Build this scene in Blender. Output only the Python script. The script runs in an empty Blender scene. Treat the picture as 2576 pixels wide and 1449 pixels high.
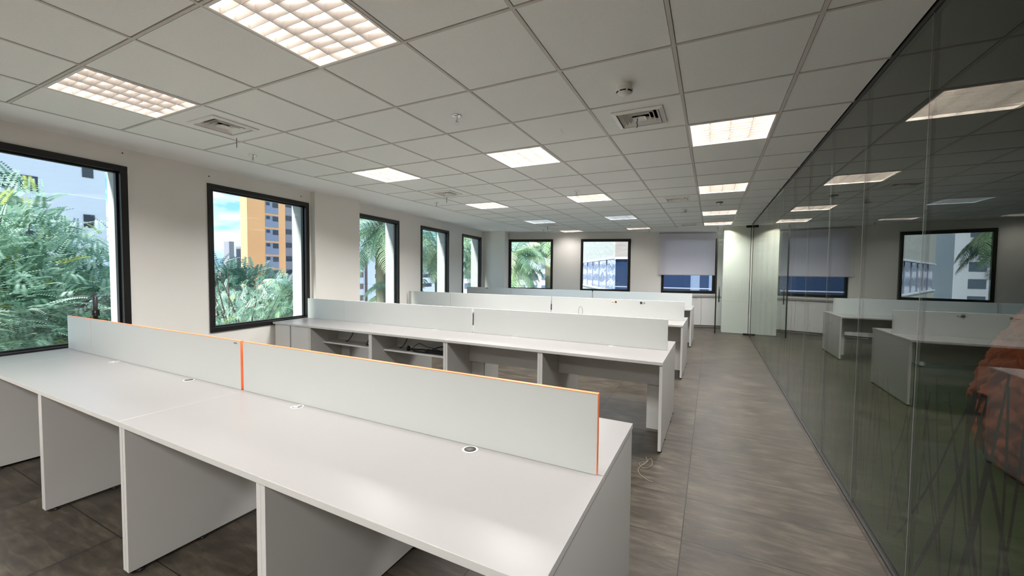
import bpy, math, random
from mathutils import Vector, Matrix, Euler

# ------------------------------------------------------------------ camera
W_IMG, H_IMG = 2576, 1449
FPX = 1013.4
YAW, PITCH, ROLL = -0.4587, -0.0413, 0.0098
CAM_Z = 1.482
sc = bpy.context.scene
cam_data = bpy.data.cameras.new('camera')
cam = bpy.data.objects.new('camera', cam_data)
sc.collection.objects.link(cam)
cam_data.sensor_fit = 'HORIZONTAL'
cam_data.sensor_width = 36.0
cam_data.lens = FPX / W_IMG * 36.0
cam_data.clip_start = 0.05
cam_data.clip_end = 2000
_cy, _sy, _cp, _sp = math.cos(YAW), math.sin(YAW), math.cos(PITCH), math.sin(PITCH)
_F = Vector((_sy * _cp, _cy * _cp, _sp)); _R = Vector((_cy, -_sy, 0)); _U = _R.cross(_F)
_R2 = _R * math.cos(ROLL) + _U * math.sin(ROLL); _U2 = -_R * math.sin(ROLL) + _U * math.cos(ROLL)
cam.matrix_world = Matrix(((_R2.x, _U2.x, -_F.x, 0), (_R2.y, _U2.y, -_F.y, 0), (_R2.z, _U2.z, -_F.z, CAM_Z), (0, 0, 0, 1)))
sc.camera = cam

# ------------------------------------------------------------------ exposure
sc.view_settings.view_transform = 'Standard'
sc.view_settings.look = 'None'
sc.view_settings.exposure = 1.04
sc.view_settings.gamma = 1.0
sc.view_settings.use_curve_mapping = False
sc.cycles.max_bounces = 16
sc.cycles.diffuse_bounces = 12
sc.cycles.glossy_bounces = 6
sc.cycles.transmission_bounces = 8
sc.cycles.transparent_max_bounces = 16
sc.cycles.sample_clamp_indirect = 10.0
sc.cycles.caustics_reflective = False
sc.cycles.caustics_refractive = False
sc.cycles.use_denoising = True

# ------------------------------------------------------------------ sky
SKY_STRENGTH = 0.85
TUBE_STRENGTH = 13.0
LAMP_WATTS = 21.0     # each luminaire's downward light
LAMP_SPREAD = 2.5
world = bpy.data.worlds.new('world'); sc.world = world
world.use_nodes = True
nt = world.node_tree; nt.nodes.clear()
def wn(t, **kw):
    n = nt.nodes.new(t)
    for k, v in kw.items():
        setattr(n, k, v)
    return n
w_out = wn('ShaderNodeOutputWorld'); w_bg = wn('ShaderNodeBackground'); w_tc = wn('ShaderNodeTexCoord')
w_map = wn('ShaderNodeMapping'); w_map.inputs['Scale'].default_value = (1, 1, 2.6)
w_noise = wn('ShaderNodeTexNoise'); w_noise.inputs['Scale'].default_value = 8.0
w_noise.inputs['Detail'].default_value = 9; w_noise.inputs['Roughness'].default_value = 0.56; w_noise.inputs['Distortion'].default_value = 0.25
w_cr = wn('ShaderNodeValToRGB'); w_cr.color_ramp.elements[0].position = 0.42; w_cr.color_ramp.elements[1].position = 0.56
w_sep = wn('ShaderNodeSeparateXYZ')
w_gr = wn('ShaderNodeValToRGB')
e = w_gr.color_ramp.elements
e[0].position = 0.0; e[0].color = (0.55, 0.68, 0.78, 1)
e[1].position = 0.45; e[1].color = (0.10, 0.36, 0.68, 1)
e2 = w_gr.color_ramp.elements.new(0.07); e2.color = (0.36, 0.66, 0.82, 1)
e3 = w_gr.color_ramp.elements.new(0.18); e3.color = (0.16, 0.50, 0.76, 1)
w_mix = wn('ShaderNodeMix', data_type='RGBA')
w_mix.inputs[7].default_value = (0.72, 0.80, 0.84, 1)
L = nt.links.new
L(w_tc.outputs['Generated'], w_map.inputs['Vector']); L(w_map.outputs['Vector'], w_noise.inputs['Vector'])
L(w_noise.outputs['Fac'], w_cr.inputs['Fac']); L(w_tc.outputs['Generated'], w_sep.inputs['Vector'])
L(w_sep.outputs['Z'], w_gr.inputs['Fac']); L(w_gr.outputs['Color'], w_mix.inputs[6]); L(w_cr.outputs['Color'], w_mix.inputs[0])
L(w_mix.outputs[2], w_bg.inputs['Color']); w_bg.inputs['Strength'].default_value = SKY_STRENGTH
L(w_bg.outputs['Background'], w_out.inputs['Surface'])

# sun, high and slightly behind the camera, softened by cloud
sun_d = bpy.data.lights.new('sun', 'SUN'); sun_d.energy = 5.0; sun_d.angle = 0.12; sun_d.color = (1.0, 0.95, 0.86)
sun = bpy.data.objects.new('sun', sun_d); sc.collection.objects.link(sun)
sun.rotation_euler = Vector((0.13, 0.62, -0.66)).to_track_quat('-Z', 'Y').to_euler()
sun.location = (0, -30, 40)

# ------------------------------------------------------------------ helpers
COL = sc.collection
def link(o):
    COL.objects.link(o); return o
def tag(o, label=None, cat=None, group=None, kind=None):
    if label: o['label'] = label
    if cat: o['category'] = cat
    if group: o['group'] = group
    if kind: o['kind'] = kind
    return o
def empty(name, loc=(0, 0, 0), rz=0.0, parent=None):
    o = bpy.data.objects.new(name, None); link(o)
    o.empty_display_size = 0.1
    o.location = loc; o.rotation_euler = (0, 0, rz); o.parent = parent
    return o
def copy_tree(o, parent=None):
    c = o.copy(); link(c); c.parent = parent
    for ch in list(o.children):
        copy_tree(ch, c)
    return c

class MB:
    """collects polygons for ONE mesh"""
    def __init__(s):
        s.v = []; s.f = []; s.mi = []; s.sm = []
    def add(s, vs, fs, mi=0, smooth=False):
        b = len(s.v); s.v += [tuple(p) for p in vs]
        for f in fs:
            s.f.append(tuple(b + i for i in f)); s.mi.append(mi); s.sm.append(smooth)
    def box(s, x0, x1, y0, y1, z0, z1, mi=0):
        s.add([(x0, y0, z0), (x1, y0, z0), (x1, y1, z0), (x0, y1, z0), (x0, y0, z1), (x1, y0, z1), (x1, y1, z1), (x0, y1, z1)],
              [(0, 3, 2, 1), (4, 5, 6, 7), (0, 1, 5, 4), (1, 2, 6, 5), (2, 3, 7, 6), (3, 0, 4, 7)], mi)
        return s
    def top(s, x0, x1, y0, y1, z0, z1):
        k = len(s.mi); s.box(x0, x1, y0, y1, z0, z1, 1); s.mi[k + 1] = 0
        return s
    def ptop(s, pts, z0, z1):
        k = len(s.mi); s.prism(pts, z0, z1, 1); s.mi[k + 1] = 0
        return s
    def prism(s, pts, z0, z1, mi=0):
        n = len(pts)
        a = sum(pts[i][0] * pts[(i + 1) % n][1] - pts[(i + 1) % n][0] * pts[i][1] for i in range(n))
        if a < 0: pts = pts[::-1]
        s.add([(x, y, z0) for x, y in pts] + [(x, y, z1) for x, y in pts],
              [tuple(range(n - 1, -1, -1)), tuple(range(n, 2 * n))] + [(i, (i + 1) % n, n + (i + 1) % n, n + i) for i in range(n)], mi)
        return s
    def lathe(s, prof, cx=0, cy=0, cz=0, n=24, mi=0, smooth=True, axis='z'):
        vs = []; fs = []
        for r, z in prof:
            for k in range(n):
                a = 2 * math.pi * k / n
                p = (r * math.cos(a), r * math.sin(a), z)
                if axis == 'y': p = (p[0], p[2], p[1])
                if axis == 'x': p = (p[2], p[0], p[1])
                vs.append((cx + p[0], cy + p[1], cz + p[2]))
        m = len(prof)
        for j in range(m - 1):
            for k in range(n):
                k2 = (k + 1) % n
                fs.append((j * n + k, j * n + k2, (j + 1) * n + k2, (j + 1) * n + k))
        fs.append(tuple(range(n - 1, -1, -1))); fs.append(tuple((m - 1) * n + k for k in range(n)))
        s.add(vs, fs, mi, smooth); return s
    def tube(s, pts, r, n=8, mi=0, closed=False):
        pts = [Vector(p) for p in pts]; m = len(pts); vs = []; fs = []
        up = Vector((0, 0, 1)); prev = None
        for i, p in enumerate(pts):
            t = (pts[min(i + 1, m - 1)] - pts[max(i - 1, 0)])
            if t.length < 1e-9: t = Vector((0, 0, 1))
            t.normalize()
            a = (prev if prev is not None else (up if abs(t.z) < 0.9 else Vector((1, 0, 0))))
            u = a - t * a.dot(t)
            if u.length < 1e-6: u = Vector((1, 0, 0)) - t * t.x
            u.normalize(); w = t.cross(u); prev = u
            rr = r[i] if isinstance(r, (list, tuple)) else r
            for k in range(n):
                an = 2 * math.pi * k / n
                vs.append(p + (u * math.cos(an) + w * math.sin(an)) * rr)
        for i in range(m - 1):
            for k in range(n):
                k2 = (k + 1) % n
                fs.append((i * n + k, i * n + k2, (i + 1) * n + k2, (i + 1) * n + k))
        fs.append(tuple(range(n - 1, -1, -1))); fs.append(tuple((m - 1) * n + k for k in range(n)))
        s.add(vs, fs, mi, True); return s
    def build(s, name, mats, parent=None, bevel=0.0, loc=None, rz=0.0):
        me = bpy.data.meshes.new(name)
        me.from_pydata(s.v, [], s.f)
        if not isinstance(mats, (list, tuple)): mats = [mats]
        for m in mats: me.materials.append(m)
        me.polygons.foreach_set('material_index', s.mi)
        me.polygons.foreach_set('use_smooth', s.sm)
        me.update()
        o = bpy.data.objects.new(name, me); link(o); o.parent = parent
        if loc: o.location = loc
        if rz: o.rotation_euler = (0, 0, rz)
        if bevel:
            b = o.modifiers.new('bevel', 'BEVEL'); b.width = bevel; b.segments = 2; b.limit_method = 'ANGLE'
        return o

# ------------------------------------------------------------------ materials
def srgb(r, g, b):
    f = lambda c: (c / 255 / 12.92) if c / 255 <= 0.04045 else ((c / 255 + 0.055) / 1.055) ** 2.4
    return (f(r), f(g), f(b), 1)
def mat(name, col, rough=0.5, metal=0.0, spec=0.5, emit=None, es=0.0, noise=None, bump=None):
    m = bpy.data.materials.new(name); m.use_nodes = True
    n = m.node_tree; p = n.nodes['Principled BSDF']
    p.inputs['Base Color'].default_value = col if len(col) == 4 else (*col, 1)
    p.inputs['Roughness'].default_value = rough
    p.inputs['Metallic'].default_value = metal
    p.inputs['Specular IOR Level'].default_value = spec
    if emit:
        p.inputs['Emission Color'].default_value = emit; p.inputs['Emission Strength'].default_value = es
    if noise:   # (scale, amount, second colour, stretch)
        tc = n.nodes.new('ShaderNodeTexCoord'); mp = n.nodes.new('ShaderNodeMapping')
        mp.inputs['Scale'].default_value = noise[3] if len(noise) > 3 else (1, 1, 1)
        t = n.nodes.new('ShaderNodeTexNoise'); t.inputs['Scale'].default_value = noise[0]; t.inputs['Detail'].default_value = 6
        cr = n.nodes.new('ShaderNodeValToRGB'); cr.color_ramp.elements[0].position = 0.5 - noise[1] / 2; cr.color_ramp.elements[1].position = 0.5 + noise[1] / 2
        mx = n.nodes.new('ShaderNodeMix'); mx.data_type = 'RGBA'
        mx.inputs[6].default_value = col if len(col) == 4 else (*col, 1); mx.inputs[7].default_value = noise[2]
        l = n.links.new
        l(tc.outputs['Object'], mp.inputs['Vector']); l(mp.outputs['Vector'], t.inputs['Vector']); l(t.outputs['Fac'], cr.inputs['Fac'])
        l(cr.outputs['Color'], mx.inputs[0]); l(mx.outputs[2], p.inputs['Base Color'])
    if bump:    # (scale, strength, distance)
        tc = n.nodes.new('ShaderNodeTexCoord'); t = n.nodes.new('ShaderNodeTexNoise'); t.inputs['Scale'].default_value = bump[0]
        t.inputs['Detail'].default_value = 4
        b = n.nodes.new('ShaderNodeBump'); b.inputs['Strength'].default_value = bump[1]; b.inputs['Distance'].default_value = bump[2]
        n.links.new(tc.outputs['Object'], t.inputs['Vector']); n.links.new(t.outputs['Fac'], b.inputs['Height']); n.links.new(b.outputs['Normal'], p.inputs['Normal'])
    return m
def glass_mat(name, tint, ior=1.5, rough=0.0, refl=1.0):
    m = bpy.data.materials.new(name); m.use_nodes = True
    n = m.node_tree; n.nodes.clear()
    o = n.nodes.new('ShaderNodeOutputMaterial'); mx = n.nodes.new('ShaderNodeMixShader')
    tr = n.nodes.new('ShaderNodeBsdfTransparent'); tr.inputs['Color'].default_value = (*tint, 1)
    g = n.nodes.new('ShaderNodeBsdfGlossy'); g.inputs['Roughness'].default_value = rough; g.inputs['Color'].default_value = (refl, refl, refl, 1)
    f = n.nodes.new('ShaderNodeFresnel'); f.inputs['IOR'].default_value = ior
    # the Fresnel node inverts the IOR on back faces; feed it a front-facing value on both sides
    geo = n.nodes.new('ShaderNodeNewGeometry'); mth = n.nodes.new('ShaderNodeMath'); mth.operation = 'MULTIPLY_ADD'
    mth.inputs[1].default_value = 1.0 / ior - ior; mth.inputs[2].default_value = ior
    inv = n.nodes.new('ShaderNodeMath'); inv.operation = 'MULTIPLY_ADD'; inv.inputs[1].default_value = 0.0; inv.inputs[2].default_value = ior
    lw = n.nodes.new('ShaderNodeLayerWeight')
    l = n.links.new
    # exact dielectric Fresnel from the facing angle, the same on both faces
    cosn = n.nodes.new('ShaderNodeVectorMath'); cosn.operation = 'DOT_PRODUCT'
    l(geo.outputs['Normal'], cosn.inputs[0]); l(geo.outputs['Incoming'], cosn.inputs[1])
    ab = n.nodes.new('ShaderNodeMath'); ab.operation = 'ABSOLUTE'; l(cosn.outputs['Value'], ab.inputs[0])
    om = n.nodes.new('ShaderNodeMath'); om.operation = 'SUBTRACT'; om.inputs[0].default_value = 1.0; l(ab.outputs[0], om.inputs[1])
    pw = n.nodes.new('ShaderNodeMath'); pw.operation = 'POWER'; pw.inputs[1].default_value = 5.0; l(om.outputs[0], pw.inputs[0])
    f0 = ((ior - 1) / (ior + 1)) ** 2
    ma = n.nodes.new('ShaderNodeMath'); ma.operation = 'MULTIPLY_ADD'; ma.inputs[1].default_value = 1 - f0; ma.inputs[2].default_value = f0
    l(pw.outputs[0], ma.inputs[0])
    for x in (f, mth, inv, lw): n.nodes.remove(x)
    l(ma.outputs[0], mx.inputs[0]); l(tr.outputs[0], mx.inputs[1]); l(g.outputs[0], mx.inputs[2]); l(mx.outputs[0], o.inputs[0])
    return m

M = {}
M['wall'] = mat('white_wall_paint', srgb(236, 233, 227), 0.6, bump=(60, 0.06, 0.004))
M['plaster'] = mat('white_ceiling_plaster', srgb(246, 247, 245), 0.7)
M['tile'] = mat('mineral_fibre_tile', srgb(244, 247, 243), 0.85, bump=(260, 0.18, 0.003), noise=(90, 0.5, srgb(239, 242, 237)))
M['bar'] = mat('grey_ceiling_runner', srgb(206, 202, 194), 0.5)
M['gap'] = mat('dark_gap', srgb(30, 30, 30), 0.9)
M['black'] = mat('black_window_metal', srgb(20, 18, 18), 0.35)
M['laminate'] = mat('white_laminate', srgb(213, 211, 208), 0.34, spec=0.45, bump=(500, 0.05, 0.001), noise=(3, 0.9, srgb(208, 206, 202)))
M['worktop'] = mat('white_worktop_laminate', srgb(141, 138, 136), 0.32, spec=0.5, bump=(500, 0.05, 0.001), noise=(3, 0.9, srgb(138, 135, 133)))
M['screen'] = mat('white_screen_laminate', srgb(209, 212, 209), 0.45, bump=(500, 0.04, 0.001))
M['orange'] = mat('orange_edge_band', srgb(255, 140, 88), 0.4)
M['ring'] = mat('white_plastic', srgb(238, 236, 230), 0.35)
M['darkhole'] = mat('dark_hollow', srgb(92, 90, 88), 0.8)
M['grommet'] = mat('grey_white_plastic', srgb(188, 186, 182), 0.4)
M['chrome'] = mat('polished_aluminium', (0.86, 0.86, 0.86), 0.16, 1.0)
M['louver'] = mat('bright_louver_aluminium', srgb(244, 238, 232), 0.28, 0.45)
M['reflector'] = mat('white_reflector', srgb(245, 240, 236), 0.4)
M['rubber'] = mat('black_rubber', srgb(14, 14, 15), 0.5)
M['concrete'] = mat('pale_concrete', srgb(188, 192, 192), 0.85, noise=(14, 0.7, srgb(172, 177, 178)), bump=(40, 0.2, 0.01))
M['winglass'] = glass_mat('window_glass', (0.93, 0.965, 0.97), 1.45)
M['wallglass'] = glass_mat('tinted_partition_glass', (0.64, 0.70, 0.64), 1.5)
M['clearglass'] = glass_mat('clear_door_glass', (0.93, 0.96, 0.94), 1.5)
M['blind'] = mat('grey_roller_fabric', srgb(170, 168, 176), 0.8, bump=(400, 0.1, 0.001))
M['turf'] = mat('green_turf', srgb(118, 138, 84), 0.95, noise=(60, 0.6, srgb(94, 114, 64)), bump=(420, 1.0, 0.02))
M['cable'] = mat('black_cable', srgb(16, 17, 20), 0.4)

def tube_mat(name, col, s):
    m = bpy.data.materials.new(name); m.use_nodes = True
    n = m.node_tree; n.nodes.clear()
    o = n.nodes.new('ShaderNodeOutputMaterial'); e = n.nodes.new('ShaderNodeEmission')
    e.inputs['Color'].default_value = col; e.inputs['Strength'].default_value = s
    n.links.new(e.outputs[0], o.inputs[0]); return m
M['tube_warm'] = tube_mat('warm_white_fluorescent', (1.0, 0.92, 0.85, 1), TUBE_STRENGTH)
M['tube_near'] = tube_mat('warm_white_fluorescent_near', (1.0, 0.93, 0.87, 1), TUBE_STRENGTH * 0.30)
M['tube_cool'] = tube_mat('cool_white_fluorescent', (0.62, 0.82, 1.0, 1), TUBE_STRENGTH * 0.55)

def floor_mat():
    m = bpy.data.materials.new('taupe_vinyl_tiles'); m.use_nodes = True
    n = m.node_tree; p = n.nodes['Principled BSDF']; l = n.links.new
    tc = n.nodes.new('ShaderNodeTexCoord')
    mp = n.nodes.new('ShaderNodeMapping'); mp.inputs['Location'].default_value = (0.109, 0.41, 0)
    br = n.nodes.new('ShaderNodeTexBrick'); br.offset = 0.0; br.squash = 1.0
    br.inputs['Scale'].default_value = 1.0; br.inputs['Brick Width'].default_value = 0.93; br.inputs['Row Height'].default_value = 0.465
    br.inputs['Mortar Size'].default_value = 0.0032; br.inputs['Mortar Smooth'].default_value = 0.2
    br.inputs['Color1'].default_value = (0, 0, 0, 1); br.inputs['Color2'].default_value = (1, 1, 1, 1); br.inputs['Bias'].default_value = 0.0
    l(tc.outputs['Object'], mp.inputs['Vector']); l(mp.outputs['Vector'], br.inputs['Vector'])
    off = n.nodes.new('ShaderNodeVectorMath'); off.operation = 'MULTIPLY_ADD'; off.inputs[1].default_value = (7.3, 3.1, 0)
    l(br.outputs['Color'], off.inputs[0]); l(tc.outputs['Object'], off.inputs[2])
    st = n.nodes.new('ShaderNodeMapping'); st.inputs['Scale'].default_value = (2.0, 9.0, 1); st.inputs['Rotation'].default_value = (0, 0, 0.03)
    l(off.outputs['Vector'], st.inputs['Vector'])
    n1 = n.nodes.new('ShaderNodeTexNoise'); n1.inputs['Scale'].default_value = 2.3; n1.inputs['Detail'].default_value = 10; n1.inputs['Roughness'].default_value = 0.66
    n1.inputs['Distortion'].default_value = 0.5
    l(st.outputs['Vector'], n1.inputs['Vector'])
    n2 = n.nodes.new('ShaderNodeTexNoise'); n2.inputs['Scale'].default_value = 3.2; n2.inputs['Detail'].default_value = 7
    l(off.outputs['Vector'], n2.inputs['Vector'])
    cr = n.nodes.new('ShaderNodeValToRGB'); e = cr.color_ramp.elements
    e[0].position = 0.30; e[0].color = srgb(50, 45, 38); e[1].position = 0.72; e[1].color = srgb(86, 79, 68)
    e2 = cr.color_ramp.elements.new(0.5); e2.color = srgb(64, 58, 50)
    l(n1.outputs['Fac'], cr.inputs['Fac'])
    mx = n.nodes.new('ShaderNodeMix'); mx.data_type = 'RGBA'; mx.blend_type = 'OVERLAY'; mx.inputs[0].default_value = 0.8
    l(cr.outputs['Color'], mx.inputs[6]); l(n2.outputs['Fac'], mx.inputs[7])
    mj = n.nodes.new('ShaderNodeMix'); mj.data_type = 'RGBA'; mj.inputs[7].default_value = srgb(34, 28, 26)
    l(br.outputs['Fac'], mj.inputs[0]); l(mx.outputs[2], mj.inputs[6]); l(mj.outputs[2], p.inputs['Base Color'])
    rr = n.nodes.new('ShaderNodeMapRange'); rr.inputs['To Min'].default_value = 0.30; rr.inputs['To Max'].default_value = 0.50
    l(n1.outputs['Fac'], rr.inputs['Value']); l(rr.outputs['Result'], p.inputs['Roughness'])
    b = n.nodes.new('ShaderNodeBump'); b.inputs['Strength'].default_value = 0.25; b.inputs['Distance'].default_value = 0.006
    l(n1.outputs['Fac'], b.inputs['Height']); l(b.outputs['Normal'], p.inputs['Normal'])
    p.inputs['Specular IOR Level'].default_value = 0.2
    return m
M['floor'] = floor_mat()

# ------------------------------------------------------------------ plan
ZC = 2.658                      # ceiling
X0, Y0, T = -4.581, 1.034, 0.625   # tile grid
GX = 0.8463                     # glass partition
WA, WB = -5.0305, -0.1106       # left wall  x = WA + WB*y
BA, BB = 12.80, 0.283           # back wall  y = BA + BB*x
WANG = math.atan(-WB)           # rotation of left wall frame
def wall_x(y): return WA + WB * y

def struct(o):
    o['kind'] = 'structure'; return o

# floor
f = MB(); f.prism([(-7.2, -3.2), (GX, -3.2), (GX, 11.2), (3.4, 11.2), (3.4, 14.2), (-7.2, 14.2)], -0.12, 0.0)
struct(f.build('floor', M['floor']))

# left wall, built in its own frame: u along the wall, v outward (thickness), z up
WLEFT = 0.33
wl_root = empty('wall_left', (WA, 0, 0), 0); struct(wl_root)
# local x = inward normal, local y = along wall
wl_root.rotation_euler = (0, 0, math.atan2(-WB, 1.0))
K = math.sqrt(1 + WB * WB)
WIN_L = [(0.44, 1.941), (2.70, 4.155), (4.97, 6.415), (7.215, 8.49), (9.23, 10.468)]
WZ0, WZ1 = 0.715, 2.482
inner = MB(); outer = MB()
us = [-3.4] + [u for w in WIN_L for u in w] + [12.3]
TI = 0.10
for mb, x0, x1 in ((inner, -TI, 0.0), (outer, -WLEFT, -TI)):
    e_ = 0.0 if mb is inner else 0.03
    for i in range(0, len(us), 2):
        mb.box(x0, x1, us[i] + (0 if i == 0 else 0), us[i + 1], -0.1, ZC + 0.3)
    for a, b in WIN_L:
        mb.box(x0, x1, a, b, -0.1, WZ0); mb.box(x0, x1, a, b, WZ1, ZC + 0.3)
inner.build('plaster_face', M['wall'], wl_root)
outer.build('concrete_reveal', M['concrete'], wl_root)
def window(name, w, h, label=None, parent=None, loc=(0, 0, 0), rz=0, frame=0.058, glass_in=0.05):
    """frame in local coords: x along, y outward(+), z up; origin bottom-left inside face"""
    r = empty(name, loc, rz, parent); struct(r)
    m = MB(); d0, d1 = -0.018, 0.075
    m.box(0, w, d0, d1, 0, frame); m.box(0, w, d0, d1, h - frame, h)
    m.box(0, frame, d0, d1, frame, h - frame); m.box(w - frame, w, d0, d1, frame, h - frame)
    i = frame; j = frame + 0.016   # inner glazing bead, set back
    m.box(i, w - i, 0.03, 0.07, i, j); m.box(i, w - i, 0.03, 0.07, h - j, h - i)
    m.box(i, j, 0.03, 0.07, j, h - j); m.box(w - j, w - i, 0.03, 0.07, j, h - j)
    m.build('window_frame', M['black'], r, bevel=0.003)
    g = MB(); g.box(j - 0.004, w - j + 0.004, 0.045, 0.053, j - 0.004, h - j + 0.004)
    g.build('glass_pane', M['winglass'], r)
    return r
nwin = 0
for a, b in WIN_L:
    nwin += 1
    # local axes: along wall = world dir d; place with rotation so local x -> along the wall (reversed keeps y outward)
    base = Vector((WA, 0, 0)) + Vector((WB, 1, 0)) / K * a
    window('window_%d' % nwin, b - a, WZ1 - WZ0, loc=(base.x, base.y, WZ0), rz=math.pi / 2 + math.atan2(-WB, 1.0))

# back wall
bk = empty('wall_back', (0, BA, 0), math.atan(BB)); struct(bk)
KB = math.sqrt(1 + BB * BB)
WIN_B = [(-5.655, -4.335), (-3.535, -2.140), (-1.300, 0.112)]
BZ0, BZ1 = 0.905, 2.468
m = MB(); xs = [-6.75 * KB] + [x * KB for w in WIN_B for x in w] + [3.4 * KB]
for i in range(0, len(xs), 2): m.box(xs[i], xs[i + 1], 0, 0.2, -0.1, ZC + 0.3)
for a, b in WIN_B:
    m.box(a * KB, b * KB, 0, 0.2, -0.1, BZ0); m.box(a * KB, b * KB, 0, 0.2, BZ1, ZC + 0.3)
m.build('plaster_face', M['wall'], bk)
for a, b in WIN_B:
    nwin += 1
    window('window_%d' % nwin, (b - a) * KB, BZ1 - BZ0, loc=(a, BA + BB * a, BZ0), rz=math.atan(BB), frame=0.06)
# walls behind the camera and pillars
m = MB(); m.box(-5.6, 6.0, -3.4, -3.2, -0.1, ZC + 0.3); struct(m.build('wall_rear', M['wall']))
m = MB(); m.prism([(-5.50, 4.17), (-5.39, 4.17), (-5.39, 5.03), (-5.62, 5.03), (-5.62, 4.17)], 0, ZC); struct(m.build('wall_pilaster', M['wall']))
m = MB(); m.prism([(-6.35, 10.53), (-5.462, 10.55), (-5.655, 11.20), (-6.35, 11.05)], 0, ZC); struct(m.build('wall_corner_column', M['wall']))

# ceiling: plaster border, tiles with openings, runners
ceil = empty('ceiling', (0, 0, ZC)); struct(ceil)
LIGHTS = [(4, 0, 'w'), (1, 0, 'w'), (1, 4, 'w'), (4, 4, 'w'), (7, 4, 'w'), (7, 8, 'w'), (4, 8, 'w'), (1, 8, 'w'), (7, 12, 'w'), (4, 12, 'c'), (1, 12, 'c'), (7, 15, 'w'), (4, 16, 'e'), (1, 16, 'e'),
          (7, 0, 'w'), (1, -4, 'w'), (4, -4, 'w'), (7, -4, 'w')]  # row behind the camera is unseen, added to help light the room
VENTS = [(1, 1), (6, 3), (1, 6), (6, 9), (1, 13), (6, 15)]
def edge_y(x):  # far edge of tiled field
    return 11.50 - 0.045 * (x + 4.56)
def far_row(i): return 17
tiles = MB(); bars = MB(); 
holes = {(i, j) for i, j, _ in LIGHTS} | set(VENTS)
JR = range(-7, 17)
VW = 0.36
def clip_quad(x0, x1, y0, y1):
    ya, yb = edge_y(x0), edge_y(x1)
    return (x0, x1, y0, min(y1, ya), min(y1, yb))
for i in range(0, 9):
    x0 = X0 + i * T; x1 = min(x0 + T, GX)
    for j in JR:
        y0 = Y0 + j * T; y1 = y0 + T
        if (i, j) in {(a, b) for a, b, _ in LIGHTS}: continue
        if y0 >= edge_y((x0 + x1) / 2) - 0.01: continue
        if (i, j) in VENTS:
            c, d = (x0 + x1) / 2, (y0 + y1) / 2; h = VW / 2 - 0.01
            tiles.box(x0, x1, y0, d - h, 0.004 , 0.02); tiles.box(x0, x1, d + h, y1, 0.004, 0.02)
            tiles.box(x0, c - h, d - h, d + h, 0.004, 0.02); tiles.box(c + h, x1, d - h, d + h, 0.004, 0.02)
        else:
            g = 0.0125
            xx0, xx1, yy0, ya, yb = clip_quad(x0, x1, y0, y1)
            tiles.prism([(xx0 + g, yy0 + g), (xx1 - g, yy0 + g), (xx1 - g, max(yb - g, yy0 + g + .001)), (xx0 + g, max(ya - g, yy0 + g + .001))], 0.003, 0.02)
tiles.build('ceiling_tiles', M['tile'], ceil)
# dark sheet above the runners, painting the thin shadow line beside each
g = MB(); g.prism([(X0, -3.2), (GX, -3.2), (GX, edge_y(GX)), (X0, edge_y(X0))], 0.012, 0.02)
B_ = 0.0095
for i in range(0, 9):
    x = X0 + i * T
    bars.box(x - B_, x + B_, -3.2, edge_y(x), 0.0, 0.011)
for j in range(-6, 17):
    y = Y0 + j * T
    if y < edge_y(GX): 
        for i in range(0, 9):
            xa = X0 + i * T + B_; xb = min(X0 + (i + 1) * T - B_, GX)
            bars.box(xa, xb, y - B_ * 0.8, y + B_ * 0.8, 0.0, 0.011)
bars.build('ceiling_runners', M['bar'], ceil)
# dark backing that paints the shadow lines, only where there are no openings
gm = MB()
for i in range(0, 9):
    for j in JR:
        x0 = X0 + i * T; x1 = min(x0 + T, GX); y0 = Y0 + j * T; y1 = y0 + T
        if (i, j) in holes: continue
        if y0 >= edge_y((x0 + x1) / 2) - 0.01: continue
        xx0, xx1, yy0, ya, yb = clip_quad(x0, x1, y0, y1)
        gm.prism([(xx0, yy0), (xx1, yy0), (xx1, max(yb, yy0 + .001)), (xx0, max(ya, yy0 + .001))], 0.0201, 0.024)
gm.build('shadow_line_backing', M['gap'], ceil)
pl = MB()
pl.prism([(wall_x(-3.2) - 0.02, -3.2), (X0 - B_, -3.2), (X0 - B_, edge_y(X0)), (wall_x(edge_y(X0)) - 0.02, edge_y(X0))], 0.0, 0.03)
pl.prism([(wall_x(11.50) - 0.02, 11.50), (X0 - B_, 11.50), (GX, edge_y(GX)), (3.4, edge_y(GX)), (3.4, 13.9), (-7.2, 13.9)], 0.0, 0.03)
pl.build('plaster_border', M['plaster'], ceil)
slab = MB(); slab.prism([(wall_x(-3.4) - 0.34, -3.4), (6.2, -3.4), (6.2, 14.6), (3.5, 14.0), (-6.7, 11.15), (wall_x(11.1) - 0.34, 11.1)], 0.30, 0.42); slab.build('roof_slab', M['gap'], ceil)

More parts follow.
